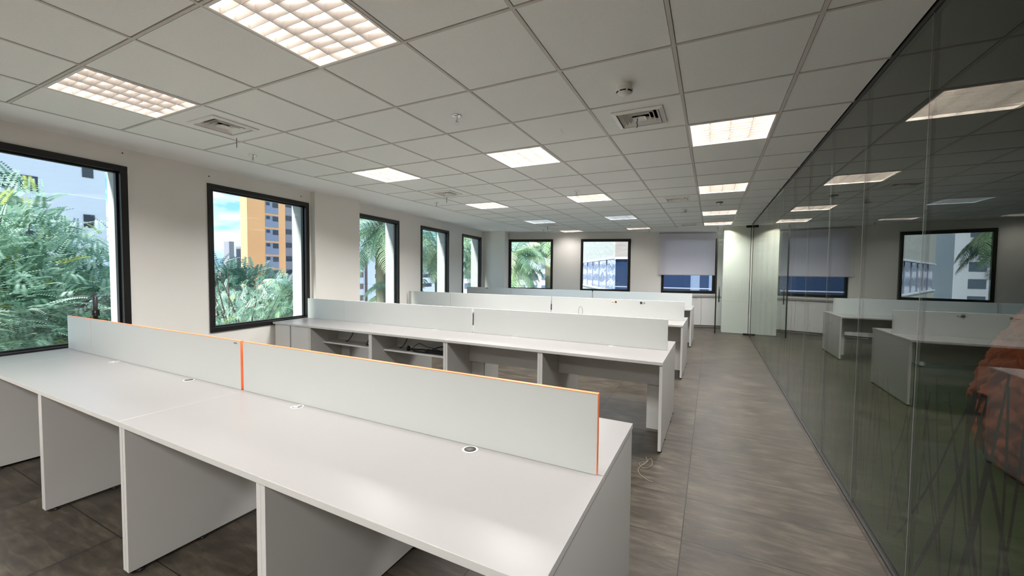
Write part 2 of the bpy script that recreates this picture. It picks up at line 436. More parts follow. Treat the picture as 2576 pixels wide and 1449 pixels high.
# ------------------------------------------------------------------ luminaires
def make_luminaire(tm, warm, part=1.0):
    r = empty('ceiling_light', (0, 0, ZC))
    s = T / 2 - 0.012; h = 0.085
    hs = MB(); t = 0.004
    hs.box(-s, s, -s, s, h, h + t)
    hs.box(-s, -s + t, -s, s, 0.0, h); hs.box(s - t, s, -s, s, 0.0, h); hs.box(-s + t, s - t, -s, -s + t, 0.0, h); hs.box(-s + t, s - t, s - t, s, 0.0, h)
    hs.build('housing', M['reflector'], r)
    rim = MB(); a = s + 0.003; b = s - 0.012
    rim.box(-a, a, -a, -b, -0.003, 0.0); rim.box(-a, a, b, a, -0.003, 0.0); rim.box(-a, -b, -b, b, -0.003, 0.0); rim.box(b, a, -b, b, -0.003, 0.0)
    rim.build('rim', M['ring'], r)
    lv = MB(); q = 2 * (s - t) / 4
    def blade(x0, x1, y0, y1, axis, zt=0.040, zb=0.002):
        # V-section blade, narrow at the bottom, wide at the top
        if axis == 'y':
            c = (x0 + x1) / 2; w = 0.015; e = 0.0011
            lv.add([(c - e, y0, zb), (c + e, y0, zb), (c + w, y0, zt), (c - w, y0, zt), (c - e, y1, zb), (c + e, y1, zb), (c + w, y1, zt), (c - w, y1, zt)],
                   [(0, 1, 2, 3), (7, 6, 5, 4), (0, 4, 5, 1), (1, 5, 6, 2), (3, 7, 4, 0)])
        else:
            c = (y0 + y1) / 2; w = 0.010; e = 0.0011
            lv.add([(x0, c - e, zb), (x0, c + e, zb), (x0, c + w, zt * .8), (x0, c - w, zt * .8), (x1, c - e, zb), (x1, c + e, zb), (x1, c + w, zt * .8), (x1, c - w, zt * .8)],
                   [(3, 2, 1, 0), (4, 5, 6, 7), (1, 5, 4, 0), (2, 6, 5, 1), (0, 4, 7, 3)])
    for k in (-1, 0, 1): blade(k * q, k * q, -s + t, s - t, 'y')
    n = 9
    for k in range(1, n):
        y = -s + t + 2 * (s - t) * k / n
        for c in range(4):
            xa = -s + t + c * q + 0.002; blade(xa, xa + q - 0.004, y, y, 'x')
    lv.build('louver', M['louver'], r)
    for c in range(4):
        x = -s + t + (c + 0.5) * q
        tb = MB(); tb.lathe([(0.013, -s + 0.02), (0.013, s - 0.02)], n=10, axis='y', cx=x, cz=0.060)
        tb.build('tube', tm, r)
    ld = bpy.data.lights.new('lamp_light', 'AREA'); ld.shape = 'SQUARE'; ld.size = 0.57; ld.spread = LAMP_SPREAD
    ld.energy = LAMP_WATTS * part * (1.0 if warm else 0.45); ld.color = (1.0, 0.99, 0.975) if warm else (0.66, 0.84, 1.0)
    lo = bpy.data.objects.new('lamp_light', ld); link(lo); lo.parent = r; lo.location = (0, 0, -0.004)
    return r
LLAB = {(4, 0): 'large bright louvered ceiling light cut by the top edge of the photo', (1, 0): 'louvered ceiling light nearest the big left window, beside the left air vent',
        (1, 4): 'lit louvered ceiling light in the window-side row, straight above the second desk row', (4, 4): 'lit louvered ceiling light in the middle row, second from the camera',
        (7, 4): 'lit louvered ceiling light nearest the camera in the row beside the glass wall', (7, 8): 'lit louvered ceiling light second in the row beside the glass wall',
        (4, 8): 'lit louvered ceiling light in the middle row, third from the camera', (1, 8): 'lit louvered ceiling light in the window-side row, just beyond the second vent there',
        (7, 12): 'small distant louvered ceiling light third in the row beside the glass wall', (4, 12): 'bluish ceiling light in the middle row, the coldest-looking lamp',
        (1, 12): 'pale bluish ceiling light in the window-side row next to the farthest vent', (7, 15): 'farthest louvered ceiling light in the row nearest the glass door',
        (4, 16): 'farthest ceiling light of the middle row, close to the back wall', (1, 16): 'farthest ceiling light of the window-side row, near the corner column',
        (7, 0): 'ceiling light beside the glass wall above the camera', (1, -4): 'unseen window-side ceiling light behind the camera, added for lighting', (4, -4): 'unseen middle ceiling light behind the camera, added for lighting', (7, -4): 'unseen glass-side ceiling light behind the camera, added for lighting'}
first = {}; used = set()
OUT = {-4: 1.25, 0: 0.82, 4: 1.0, 8: 1.2, 12: 1.25, 15: 0.9, 16: 0.16}     # lamp output by row
for i, j, k in LIGHTS:
    key = (k, OUT[j])
    if key not in first:
        first[key] = make_luminaire((M['tube_near'] if j == 0 else M['tube_warm']) if k != 'c' else M['tube_cool'], k != 'c', OUT[j]); o = first[key]
    else: o = copy_tree(first[key])
    o.location = (X0 + (i + 0.5) * T, Y0 + (j + 0.5) * T - (0.16 if j == 16 else 0), ZC)
    tag(o, LLAB[(i, j)], 'ceiling light', 'square louvered ceiling lights')

# ------------------------------------------------------------------ air diffusers
def make_vent():
    r = empty('air_vent', (0, 0, ZC)); h = VW / 2
    fr = MB(); 
    def ring(mb, a, b, za, zb, th=0.0025):
        # square sloping ring from half-width a (at za) to b (at zb)
        vs = []
        for (w, z) in ((a, za), (b, zb), (b, zb + th), (a, za + th)):
            vs += [(-w, -w, z), (w, -w, z), (w, w, z), (-w, w, z)]
        fs = []
        for q in range(4):
            for k in range(4):
                k2 = (k + 1) % 4; q2 = (q + 1) % 4
                fs.append((q * 4 + k, q * 4 + k2, q2 * 4 + k2, q2 * 4 + k))
        mb.add(vs, fs)
    ring(fr, h, h - 0.03, -0.004, -0.012, 0.006); fr.build('vent_frame', M['ring'], r)
    for a, b in ((h - 0.032, h - 0.066), (h - 0.066, h - 0.096), (h - 0.096, h - 0.124)):
        lm = MB(); ring(lm, a - 0.004, b + 0.006, -0.008, 0.024, 0.002); 
        lm.build('vent_blade', M['ring'], r)
    c = MB(); w = h - 0.134; c.add([(-w, -w, -0.008), (w, -w, -0.008), (w, w, -0.008), (-w, w, -0.008), (0, 0, 0.014), (0, 0, 0.018)], [(0, 1, 4), (1, 2, 4), (2, 3, 4), (3, 0, 4), (1, 0, 5), (2, 1, 5), (3, 2, 5), (0, 3, 5)])
    c.build('vent_core', M['ring'], r)
    b = MB(); q = h - 0.012; b.box(-q, q, -q, q, 0.085, 0.09); b.box(-q, -q + 0.003, -q, q, 0.0, 0.085); b.box(q - 0.003, q, -q, q, 0, 0.085); b.box(-q, q, -q, -q + 0.003, 0, 0.085); b.box(-q, q, q - 0.003, q, 0, 0.085)
    b.build('vent_duct', M['gap'], r)
    return r
v0 = make_vent()
VL = ['square air vent between the leftmost ceiling light and a sprinkler', 'square air vent with a blue ribbon, just below the nearest smoke detector', 'square air vent with a dark ribbon in the window-side tiles, second from the camera',
      'square air vent near the glass-side lights, second from the camera in its row', 'small far air vent beside the pale bluish light on the window side', 'farthest air vent, in front of the roller blind']
M['ribbon_blue'] = mat('blue_ribbon', srgb(92, 112, 160), 0.7); M['ribbon_dark'] = mat('dark_ribbon', srgb(58, 52, 50), 0.7)
for k, (i, j) in enumerate(VENTS):
    o = v0 if k == 0 else copy_tree(v0)
    o.location = (X0 + (i + 0.5) * T, Y0 + (j + 0.5) * T, ZC); tag(o, VL[k], 'air vent', 'square ceiling air vents')
for (x, y, col, lab, ln, z0) in ((-3.84, 2.18, 'ribbon_dark', 'thin dark ribbon hanging below the vent by the big left window', 0.085, 0.0), (-0.535, 3.20, 'ribbon_blue', 'blue ribbon hanging from the vent under the smoke detector', 0.07, 0.0),
                         (-3.80, 5.32, 'ribbon_dark', 'dark ribbon below the second vent of the window side', 0.09, 0.0), (-3.81, 9.75, 'ribbon_dark', 'dark ribbon below the farthest window-side vent', 0.10, 0.0)):
    rb = MB(); pts = [(x + 0.003 * math.sin(t * 1.7), y, ZC - 0.008 + z0 - ln * t / 6) for t in range(7)]
    for a in range(6):
        p, q = pts[a], pts[a + 1]
        rb.add([(p[0] - .004, p[1], p[2]), (p[0] + .004, p[1], p[2]), (q[0] + .004, q[1], q[2]), (q[0] - .004, q[1], q[2]),
                (p[0] - .004, p[1] + .0012, p[2]), (p[0] + .004, p[1] + .0012, p[2]), (q[0] + .004, q[1] + .0012, q[2]), (q[0] - .004, q[1] + .0012, q[2])], [(0, 1, 2, 3), (7, 6, 5, 4), (0, 3, 7, 4), (1, 5, 6, 2)])
    tag(rb.build('ribbon', M[col]), lab, 'ribbon', 'ribbons hanging from the vents')

# ------------------------------------------------------------------ sprinklers, detectors
def make_sprinkler():
    r = empty('sprinkler', (0, 0, ZC))
    e_ = MB(); e_.lathe([(0.008, 0.002), (0.038, 0.0), (0.036, -0.006), (0.020, -0.012), (0.011, -0.013)], n=24); e_.build('escutcheon', M['chrome'], r)
    b = MB(); b.lathe([(0.009, -0.010), (0.010, -0.026), (0.006, -0.030)], n=12)
    for sgn in (-1, 1): b.tube([(sgn * 0.008, 0, -0.026), (sgn * 0.014, 0, -0.036), (sgn * 0.012, 0, -0.048), (0, 0, -0.056)], 0.0022, 6)
    b.build('sprinkler_body', M['chrome'], r)
    d = MB(); d.lathe([(0.004, -0.053), (0.017, -0.057), (0.017, -0.059), (0.004, -0.059)], n=16); d.build('deflector', M['chrome'], r)
    g = MB(); g.lathe([(0.002, -0.03), (0.0026, -0.042), (0.002, -0.054)], n=8); g.build('bulb', mat('red_bulb', srgb(150, 40, 40), 0.2), r)
    return r
s0 = make_sprinkler()
SP = [((-1.767, 2.60), 'chrome sprinkler head nearest the middle of the ceiling, between the two front lights'), ((-4.30, 2.60), 'chrome sprinkler head above the gap between the two big left windows'),
      ((-4.305, 5.73), 'chrome sprinkler head near the second window-side vent'), ((-1.803, 5.75), 'chrome sprinkler head just in front of the third middle light'),
      ((-1.778, 9.96), 'small far sprinkler head before the last middle light'), ((-4.262, 10.59), 'small far sprinkler head before the last window-side light'), ((-1.589, 11.84), 'small sprinkler head on the plaster strip at the back wall')]
for k, (p, lab) in enumerate(SP):
    o = s0 if k == 0 else copy_tree(s0); o.location = (p[0], p[1], ZC + 0.003); tag(o, lab, 'sprinkler', 'ceiling sprinkler heads')
def make_smoke():
    r = empty('smoke_detector', (0, 0, ZC))
    b = MB(); b.lathe([(0.046, 0.0), (0.048, -0.004), (0.048, -0.030), (0.046, -0.032)], n=32); b.build('detector_base', M['ring'], r)
    c = MB(); c.lathe([(0.050, -0.032), (0.053, -0.036), (0.053, -0.044), (0.036, -0.060), (0.030, -0.064), (0.0, -0.064)], n=32); c.build('detector_cover', M['ring'], r)
    s = MB()
    for k in range(6):
        a0 = k * math.pi / 3 + 0.12; a1 = a0 + 0.8
        pts = []
        for rr, z in ((0.0505, -0.0468), (0.0445, -0.0535)):
            for t in range(5):
                a = a0 + (a1 - a0) * t / 4; pts.append((rr * math.cos(a), rr * math.sin(a), z))
        s.add(pts, [(t, t + 1, 5 + t + 1, 5 + t) for t in range(4)]); 
    s.build('detector_slots', M['rubber'], r)
    return r
d0 = make_smoke()
SD = [((-0.521, 2.62), 'white round smoke detector nearest the camera, above the ribboned vent'), ((-0.492, 8.20), 'small far smoke detector in the column of tiles left of the glass-side lights')]
for k, (p, lab) in enumerate(SD):
    o = d0 if k == 0 else copy_tree(d0); o.location = (p[0], p[1], ZC + 0.003); tag(o, lab, 'smoke detector', 'ceiling smoke detectors')
r = empty('motion_sensor', (0.09, 7.53, ZC + 0.003)); tag(r, 'round hanging sensor between the second and third glass-side lights', 'sensor')
b = MB(); b.lathe([(0.052, 0), (0.054, -0.012), (0.048, -0.018), (0.03, -0.02)], n=24); b.build('sensor_base', mat('grey_plastic', srgb(120, 116, 108), 0.5), r)
b = MB(); b.lathe([(0.03, -0.018), (0.034, -0.030), (0.024, -0.048), (0.012, -0.058), (0.0, -0.060)], n=20); b.build('sensor_head', M['ring'], r)
r = empty('ceiling_hook', (-1.142, 3.205, ZC + 0.003)); tag(r, 'small dark wire clip poking out of a tile left of the ribboned vent', 'hook')
b = MB(); b.tube([(0, 0, 0.0), (0, 0, -0.018), (0.01, 0.0, -0.024), (0.012, 0, -0.03)], 0.003, 6); b.build('hook_wire', M['chrome'], r)
for k, (x, y, z, lab) in enumerate(((-5.24, 1.90, 2.61, 'tiny black wall plug above the first left window'), (-5.34, 2.71, 2.565, 'tiny black wall plug above the near corner of the second left window'), (-5.475, 4.00, 2.56, 'tiny black wall plug above the far end of the second left window'))):
    b = MB(); b.lathe([(0.006, 0), (0.006, 0.006), (0.003, 0.008)], n=10, axis='x')
    o = b.build('wall_plug', M['rubber'], loc=(wall_x(y) + 0.0, y, z)); tag(o, lab, 'wall plug', 'wall plugs above the windows')

# ------------------------------------------------------------------ desks
HD = 0.756; TT = 0.025; SCR_Z = 1.048; DEP = 1.14; MID = 0.575; MOD = 2.16; E_X = -0.330
DANG = math.atan(-0.0104)
def bench_module(screen_mats, shelves=False, boards=True, notch=()):
    """origin at right end, near edge, floor; extends to -x by MOD, +y by DEP"""
    r = empty('bench_desk')
    for y0, y1 in ((0.0, MID - 0.004), (MID + 0.004 , DEP)):
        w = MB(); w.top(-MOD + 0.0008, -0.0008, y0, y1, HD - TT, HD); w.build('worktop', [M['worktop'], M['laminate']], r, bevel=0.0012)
    for x in (-0.002, -MOD / 2 + 0.0255, -MOD / 2 - 0.0005, -MOD + 0.027):
        p = MB(); p.box(x - 0.025, x, 0.012, DEP - 0.012, 0.018, HD - TT)
        o = p.build('side_panel', M['laminate'], r, bevel=0.0012)
        for y in (0.06, 0.33, DEP - 0.33, DEP - 0.06):
            ft = MB(); ft.lathe([(0.016, 0.0), (0.017, 0.006), (0.006, 0.009), (0.006, 0.019)], cx=x - 0.0125, cy=y, n=14); ft.build('levelling_foot', M['rubber'], o)
    for xa, xb in ((-MOD / 2 - 0.0265, -MOD + 0.028), (-0.028, -MOD / 2 + 0.0265)):
        for y in (0.435, DEP - 0.453):
            p = MB(); p.box(xb, xa, y, y + 0.018, 0.452, HD - TT); p.build('modesty_panel', M['laminate'], r, bevel=0.001)
    for x in ((-0.028, -MOD + 0.028 + 0.16) if boards else ()):
        p = MB(); p.box(x - 0.16, x, 0.492, 0.51, 0.018, 0.452); p.build('support_board', M['laminate'], r, bevel=0.001)
    if shelves:
        for xa, xb in ((-MOD + 0.028, -MOD / 2 - 0.0265), (-MOD / 2 + 0.0265, -0.028)):
            p = MB(); p.box(xa, xb, 0.20, 0.434, 0.507, 0.525); p.build('shelf', M['laminate'], r, bevel=0.001)
    s = MB(); s.box(-MOD + 0.002, -0.025, MID - 0.009, MID + 0.009, HD + 0.001, SCR_Z)
    if screen_mats == 'orange':
        s.build('screen', M['screen'], r)
        b = MB(); b.box(-MOD + 0.0005, -0.0235, MID - 0.0092, MID + 0.0092, SCR_Z, SCR_Z + 0.0022); b.box(-0.025, -0.0232, MID - 0.0092, MID + 0.0092, HD + 0.001, SCR_Z)
        b.box(-MOD + 0.0002, -MOD + 0.002, MID - 0.0092, MID + 0.0092, HD + 0.001, SCR_Z)
        b.build('edge_band', M['orange'], r)
    else:
        s.build('screen', M['screen'], r, bevel=0.001)
    for x, kind in ((-0.535, 0), (-1.615, 1)):
        for y in (MID - 0.046, MID + 0.046):
            g = MB(); g.lathe([(0.024, -0.012), (0.024, 0.0015), (0.026, 0.0025), (0.033, 0.0018), (0.034, 0.0)], cx=x, cy=y, cz=HD, n=28)
            o = g.build('cable_grommet', M['grommet'], r)
            if kind in notch:
                c = MB(); c.lathe([(0.0235, 0.0026), (0.0, 0.0027)], cx=x, cy=y, cz=HD, n=28); c.build('grommet_hole', M['darkhole'], o)
            else:
                c = MB(); c.lathe([(0.0235, 0.0024), (0.0, 0.0027)], cx=x, cy=y, cz=HD, n=28); c.build('grommet_cap', M['laminate'], o)
                c = MB(); c.lathe([(0.008, 0.0030), (0.0, 0.0031)], cx=x + 0.013, cy=y, cz=HD, n=14); c.build('grommet_slot', M['darkhole'], o)
    return r
DY = [0.836, 3.434, 6.020, 8.743]
d_or = bench_module('orange', boards=False, notch=(0,)); d_wh = bench_module('white', notch=()); d_sh = bench_module('white', shelves=True)
names_row = ['first desk row with orange-edged screen', 'second desk row', 'third desk row', 'farthest desk row']
lab = {(0, 0): 'white desk nearest the camera with an orange-edged screen and an open cable hole', (0, 1): 'white desk with an orange-edged screen on the window side of the nearest row',
       (1, 0): 'aisle-end white desk of the second row, open knee space and white screen', (1, 1): 'second-row white desk nearer the windows with two cable shelves under its top',
       (2, 0): 'aisle-end white desk of the third row, screen marked by a sticker and dark plug', (2, 1): 'third-row white desk nearer the windows, behind the one with cable shelves',
       (3, 0): 'aisle-end white desk of the farthest row before the roller blind', (3, 1): 'farthest-row white desk nearer the windows and the corner column'}
use = {}
def row_pt(row, lx, ly):
    c, s = math.cos(DANG), math.sin(DANG)
    return (E_X + lx * c - ly * s, DY[row] + lx * s + ly * c)
for row in range(4):
    for k in range(2):
        src = d_or if row == 0 else (d_sh if (row, k) == (1, 1) else d_wh)
        o = src if src.name not in use else copy_tree(src); use[src.name] = 1
        x, y = row_pt(row, -MOD * k, 0); o.location = (x, y, 0); o.rotation_euler = (0, 0, DANG)
        tag(o, lab[(row, k)], 'desk', 'white bench desks in four rows')

# wall-end cabinets closing each row against the slanted window wall
def end_cabinet(row, doors):
    x, y = row_pt(row, -2 * MOD, 0)
    r = empty('end_cabinet', (x, y, 0), DANG)
    inv = lambda ly: (wall_x(y + ly) + 0.022) - x   # local x of the wall at depth ly (rotation is tiny)
    xa, xm, xb = inv(0) - 0.0 - 0 * DANG, inv(MID), inv(DEP)
    fix = lambda lx, ly: (lx + ly * DANG, ly - lx * DANG)
    P = lambda lx, ly: (lx, ly)
    def quad(y0, y1, ins=0.0, r_=-0.001): return [(inv(y0) + ins + y0 * 0 + 0.010, y0), (r_, y0), (r_, y1), (inv(y1) + ins + 0.010, y1)]
    back = DEP if row != 1 else 0.69          # the second row stops short of the wall pilaster
    for y0, y1 in ((0.0, MID - 0.004), (MID + 0.004, back)):
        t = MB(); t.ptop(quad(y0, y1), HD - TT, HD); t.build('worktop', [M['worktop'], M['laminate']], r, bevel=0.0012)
    b = MB(); b.prism(quad(0.03, back - 0.03, 0.01, -0.004), 0.06, HD - TT - 0.0005); b.prism(quad(0.06, back - 0.06, 0.03, -0.03), 0.0, 0.06); b.build('cabinet_body', M['laminate'], r)
    if row == 1:
        t = MB(); t.prism([(-5.375 - x, back + 0.001), (-0.001, back + 0.001), (-0.001, DEP), (-5.375 - x, DEP)], HD - TT, HD); t.build('worktop_return', M['worktop'], r, bevel=0.0012)
        t = MB(); t.prism([(-5.365 - x, back + 0.001), (-0.004, back + 0.001), (-0.004, DEP - 0.03), (-5.365 - x, DEP - 0.03)], 0.0, HD - TT - 0.0005); t.build('cabinet_return', M['laminate'], r)
    if doors:
        w0 = inv(0) + 0.055; w1 = -0.002; mid = w0 + (w1 - w0) * 0.46
        for a, c in ((w0, mid - 0.012), (mid + 0.012, w1)):
            d = MB(); d.box(a, c, 0.010, 0.0295, 0.065, HD - TT - 0.004); d.build('door', M['laminate'], r, bevel=0.001)
        d = MB(); d.box(mid - 0.0115, mid + 0.0115, 0.022, 0.0295, 0.065, HD - TT - 0.004); d.build('grip_channel', mat('grey_channel', srgb(120, 124, 128), 0.5), r)
    s = MB(); s.box(inv(MID) + 0.03, -0.0015, MID - 0.009, MID + 0.009, HD + 0.001, SCR_Z)
    o = s.build('screen', M['screen'], r)
    if row == 0:
        s = MB(); s.box(inv(MID) + 0.03, -0.0015, MID - 0.0092, MID + 0.0092, SCR_Z, SCR_Z + 0.0022); s.build('edge_band', M['orange'], r)
    return r
CL = ['white wall-end unit closing the nearest desk row under the big left window', 'white wall-end cabinet with two doors in the second row under the second window', 'white wall-end unit closing the third desk row', 'white wall-end unit closing the farthest desk row']
for row in range(4): tag(end_cabinet(row, True), CL[row], 'cabinet', 'wall-end cabinets of the desk rows')

# sticker and holes on the third-row screen (screen face y at row 2)
def scr_pt(row, lx, dz, front=0.0):
    x, y = row_pt(row, lx, MID - 0.009 - front); return (x, y, HD + dz)
lx3 = lambda X: X - E_X
p = scr_pt(2, -1.075, 0.247, 0.0006)
b = MB(); b.box(-0.055, 0.055, 0, 0.0008, -0.022, 0.022); st = b.build('sticker', mat('cream_sticker', srgb(232, 222, 208), 0.6), loc=p, rz=DANG); tag(st, 'small cream label with a red bar on the third-row screen', 'sticker')
b = MB(); b.box(-0.048, -0.006, -0.0006, 0, -0.010, -0.003); b.build('red_bar', mat('dull_red_print', srgb(120, 60, 55), 0.6), st)
b = MB(); b.lathe([(0.016, -0.0006), (0.010, -0.0006)], cx=0.022, cz=0.0, n=20, axis='y', smooth=False); b.box(0.034, 0.038, -0.0006, 0, -0.016, 0.016); b.build('printed_mark', mat('grey_print', srgb(110, 100, 95), 0.6), st)
for X, rr, c, lab_ in ((-0.985, 0.019, srgb(48, 46, 44), 'dark round plug on the third-row screen near the aisle'), (-0.94, 0.012, srgb(120, 118, 112), 'small grey plug beside the dark one on the third-row screen')):
    p = scr_pt(2, lx3(X), 0.250, 0.004)
    b = MB(); b.lathe([(rr, 0.004), (rr, 0.001), (rr * .6, 0.0)], n=18, axis='y'); tag(b.build('screen_plug', mat('plug_plastic', c, 0.5), loc=p, rz=DANG), lab_, 'plug')
p = scr_pt(3, -5.05 + 0.0, 0.27, 0.004)
b = MB(); b.lathe([(0.014, 0.004), (0.014, 0.001), (0.008, 0.0)], n=14, axis='y'); tag(b.build('screen_plug', M['rubber'], loc=p, rz=DANG), 'tiny black knob on the farthest screen below the corner column', 'plug')
# small maker's tab on the nearest screen
p = scr_pt(0, -2.235, 0.278, 0.0006)
b = MB(); b.box(-0.018, 0.018, 0, 0.0007, -0.004, 0.004); tag(b.build('name_tab', mat('grey_tab', srgb(128, 128, 126), 0.5), loc=p, rz=DANG), 'tiny grey tab at the top of the nearest screen beside its orange joint', 'tab')

# cable loop standing on the third-row desk
x, y = row_pt(2, -1.62, 0.50)
b = MB(); b.tube([(x + 0.035 * math.cos(a) , y, HD + 0.075 + 0.075 * math.sin(a)) for a in [math.radians(q) for q in range(-90, 271, 20)]], 0.0035, 8)
tag(b.build('cable_loop', mat('grey_cable', srgb(120, 118, 112), 0.5)), 'thin grey cable loop rising from the third-row desk top', 'cable')

# cables and power strips on the second-row shelves
random.seed(7)
def shelf_pt(lx, ly, dz):
    x, y = row_pt(1, -MOD + lx, ly); return (x, y, 0.525 + dz)
def cable(pts, r, name, lab_, m='cable', g='loose cables on the desk shelves'):
    b = MB(); b.tube(pts, r, 8); o = b.build(name, M[m]); tag(o, lab_, 'cable', g); return o
def spline(P, n=8):
    out = []
    P = [Vector(p) for p in P]
    for i in range(len(P) - 1):
        p0, p1, p2, p3 = P[max(i - 1, 0)], P[i], P[i + 1], P[min(i + 2, len(P) - 1)]
        for k in range(n):
            t = k / n
            out.append(0.5 * ((2 * p1) + (-p0 + p2) * t + (2 * p0 - 5 * p1 + 4 * p2 - p3) * t * t + (-p0 + 3 * p1 - 3 * p2 + p3) * t ** 3))
    out.append(P[-1]); return out
cable(spline([shelf_pt(-1.45, .31, .006), shelf_pt(-1.44, .33, .05), shelf_pt(-1.36, .33, .095), shelf_pt(-1.24, .32, .085), shelf_pt(-1.17, .31, .03), shelf_pt(-1.2, .3, .006), shelf_pt(-1.3, .29, .006)]), 0.005, 'cable', 'black cable standing in a round loop on the left shelf')
cable(spline([shelf_pt(-1.42, .28, .008), shelf_pt(-1.3, .25, .012), shelf_pt(-1.24, .30, .010), shelf_pt(-1.16, .24, .016), shelf_pt(-1.12, .30, .01), shelf_pt(-1.3, .35, .01)]), 0.008, 'cable', 'tangled black cable lying at the right end of the left shelf')
cable(spline([shelf_pt(-.70, .30, .02), shelf_pt(-.62, .33, .085), shelf_pt(-.5, .32, .06), shelf_pt(-.36, .30, .05), shelf_pt(-.22, .28, .03), shelf_pt(-.06, .27, .012)]), 0.0035, 'cable', 'thin black cable arching over the right shelf')
cable(spline([shelf_pt(-.72, .27, .02), shelf_pt(-.6, .26, .028), shelf_pt(-.48, .28, .03), shelf_pt(-.40, .25, .012), shelf_pt(-.55, .23, .010), shelf_pt(-.64, .25, .01)]), 0.008, 'cable', 'thick black cable curled at the left of the right shelf')
cable(spline([shelf_pt(-.42, .34, .03), shelf_pt(-.3, .36, .07), shelf_pt(-.16, .33, .05), shelf_pt(-.05, .30, .02), shelf_pt(-.2, .36, .012), shelf_pt(-.34, .38, .01)]), 0.006, 'cable', 'looped black cable behind the power strip on the right shelf')
for lx, lab_ in ((-1.80, 'thin dark cable hanging down behind the left shelf'), (-0.86, 'thin dark cable hanging down behind the right shelf')):
    cable(spline([shelf_pt(lx + .02, .40, .20), shelf_pt(lx, .405, .13), shelf_pt(lx - .02, .395, .07), shelf_pt(lx - .045, .36, .012), shelf_pt(lx - .06, .33, .008)]), 0.005, 'cable', lab_)
r = empty('power_strip', shelf_pt(-0.34, .27, 0.0), DANG); tag(r, 'black power strip among the cables on the right shelf', 'power strip')
b = MB(); b.box(-0.12, 0.16, -0.025, 0.025, 0.001, 0.040); b.build('strip_body', M['cable'], r, bevel=0.004)
b = MB()
for k in range(5): b.lathe([(0.017, 0.040), (0.017, 0.043), (0.010, 0.044)], cx=-0.09 + k * 0.05, n=14)
b.build('sockets', M['rubber'], r)
r = empty('power_plug', shelf_pt(-0.735, .28, 0.0), DANG); tag(r, 'black round plug standing at the left of the right shelf', 'plug')
b = MB(); b.lathe([(0.020, 0.0), (0.022, 0.02), (0.019, 0.042), (0.010, 0.055)], n=16); b.build('plug_body', M['rubber'], r)

# monitor-arm post behind the nearest screen
r = empty('monitor_post', (-4.88, 1.555, HD)); tag(r, 'black monitor post with a clamp collar behind the nearest screen, before the big window', 'monitor post')
b = MB(); b.lathe([(0.0165, 0.012), (0.0165, 0.468), (0.014, 0.470)], n=20); b.build('post', M['black'], r)
b = MB(); b.lathe([(0.045, 0.0005), (0.045, 0.008), (0.02, 0.012)], n=24); b.build('post_base', M['black'], r)
b = MB(); b.lathe([(0.025, 0.305), (0.026, 0.31), (0.026, 0.345), (0.025, 0.35)], n=20); b.box(0.02, 0.048, -0.012, 0.012, 0.30, 0.352); c_ = b.build('clamp_collar', M['black'], r)
b = MB(); b.lathe([(0.008, -0.016), (0.008, -0.0125)], cx=0.035, cz=0.332, n=12, axis='y'); b.build('clamp_screw', M['chrome'], c_)

# string on the floor
random.seed(3)
b = MB(); pts = [(-0.43, 3.33, .004), (-0.41, 3.24, .004), (-0.45, 3.13, .004), (-0.44, 3.04, .004), (-0.37, 2.96, .004), (-0.33, 2.95, .004)]
b.tube(spline(pts), 0.0016, 5)
b.tube(spline([(-0.44, 3.16, .004), (-0.39, 3.3, .012), (-0.37, 3.2, .004), (-0.42, 3.12, .010), (-0.46, 3.2, .004), (-0.40, 3.26, .004)]), 0.0013, 5)
tag(b.build('string', mat('pale_string', srgb(150, 142, 132), 0.8)), 'tangle of pale string lying on the aisle floor past the nearest desk', 'string')

# ------------------------------------------------------------------ roller blind, low cabinets
r = empty('roller_blind', (-1.37, BA + BB * -1.37 - 0.045, 0), math.atan(BB)); tag(r, 'grey roller blind drawn half down over the right back window', 'blind')
w = 1.46 * KB
b = MB(); b.lathe([(0.022, 0.0), (0.022, w)], n=16, axis='x', cz=2.612); b.build('roller', M['blind'], r)
M['blindfab'] = bpy.data.materials.new('translucent_roller_fabric'); M['blindfab'].use_nodes = True
n_ = M['blindfab'].node_tree; n_.nodes.clear()
o_ = n_.nodes.new('ShaderNodeOutputMaterial'); mx_ = n_.nodes.new('ShaderNodeMixShader'); mx_.inputs[0].default_value = 0.45
df_ = n_.nodes.new('ShaderNodeBsdfDiffuse'); df_.inputs[0].default_value = srgb(236, 232, 238); tl_ = n_.nodes.new('ShaderNodeBsdfTranslucent'); tl_.inputs[0].default_value = srgb(246, 246, 252)
n_.links.new(df_.outputs[0], mx_.inputs[1]); n_.links.new(tl_.outputs[0], mx_.inputs[2]); n_.links.new(mx_.outputs[0], o_.inputs[0])
b = MB(); b.box(0.006, w - 0.006, -0.023, -0.0215, 1.43, 2.612); b.build('blind_fabric', M['blindfab'], r)
b = MB(); b.box(0.004, w - 0.004, -0.028, -0.016, 1.418, 1.436); b.build('bottom_bar', M['blind'], r)

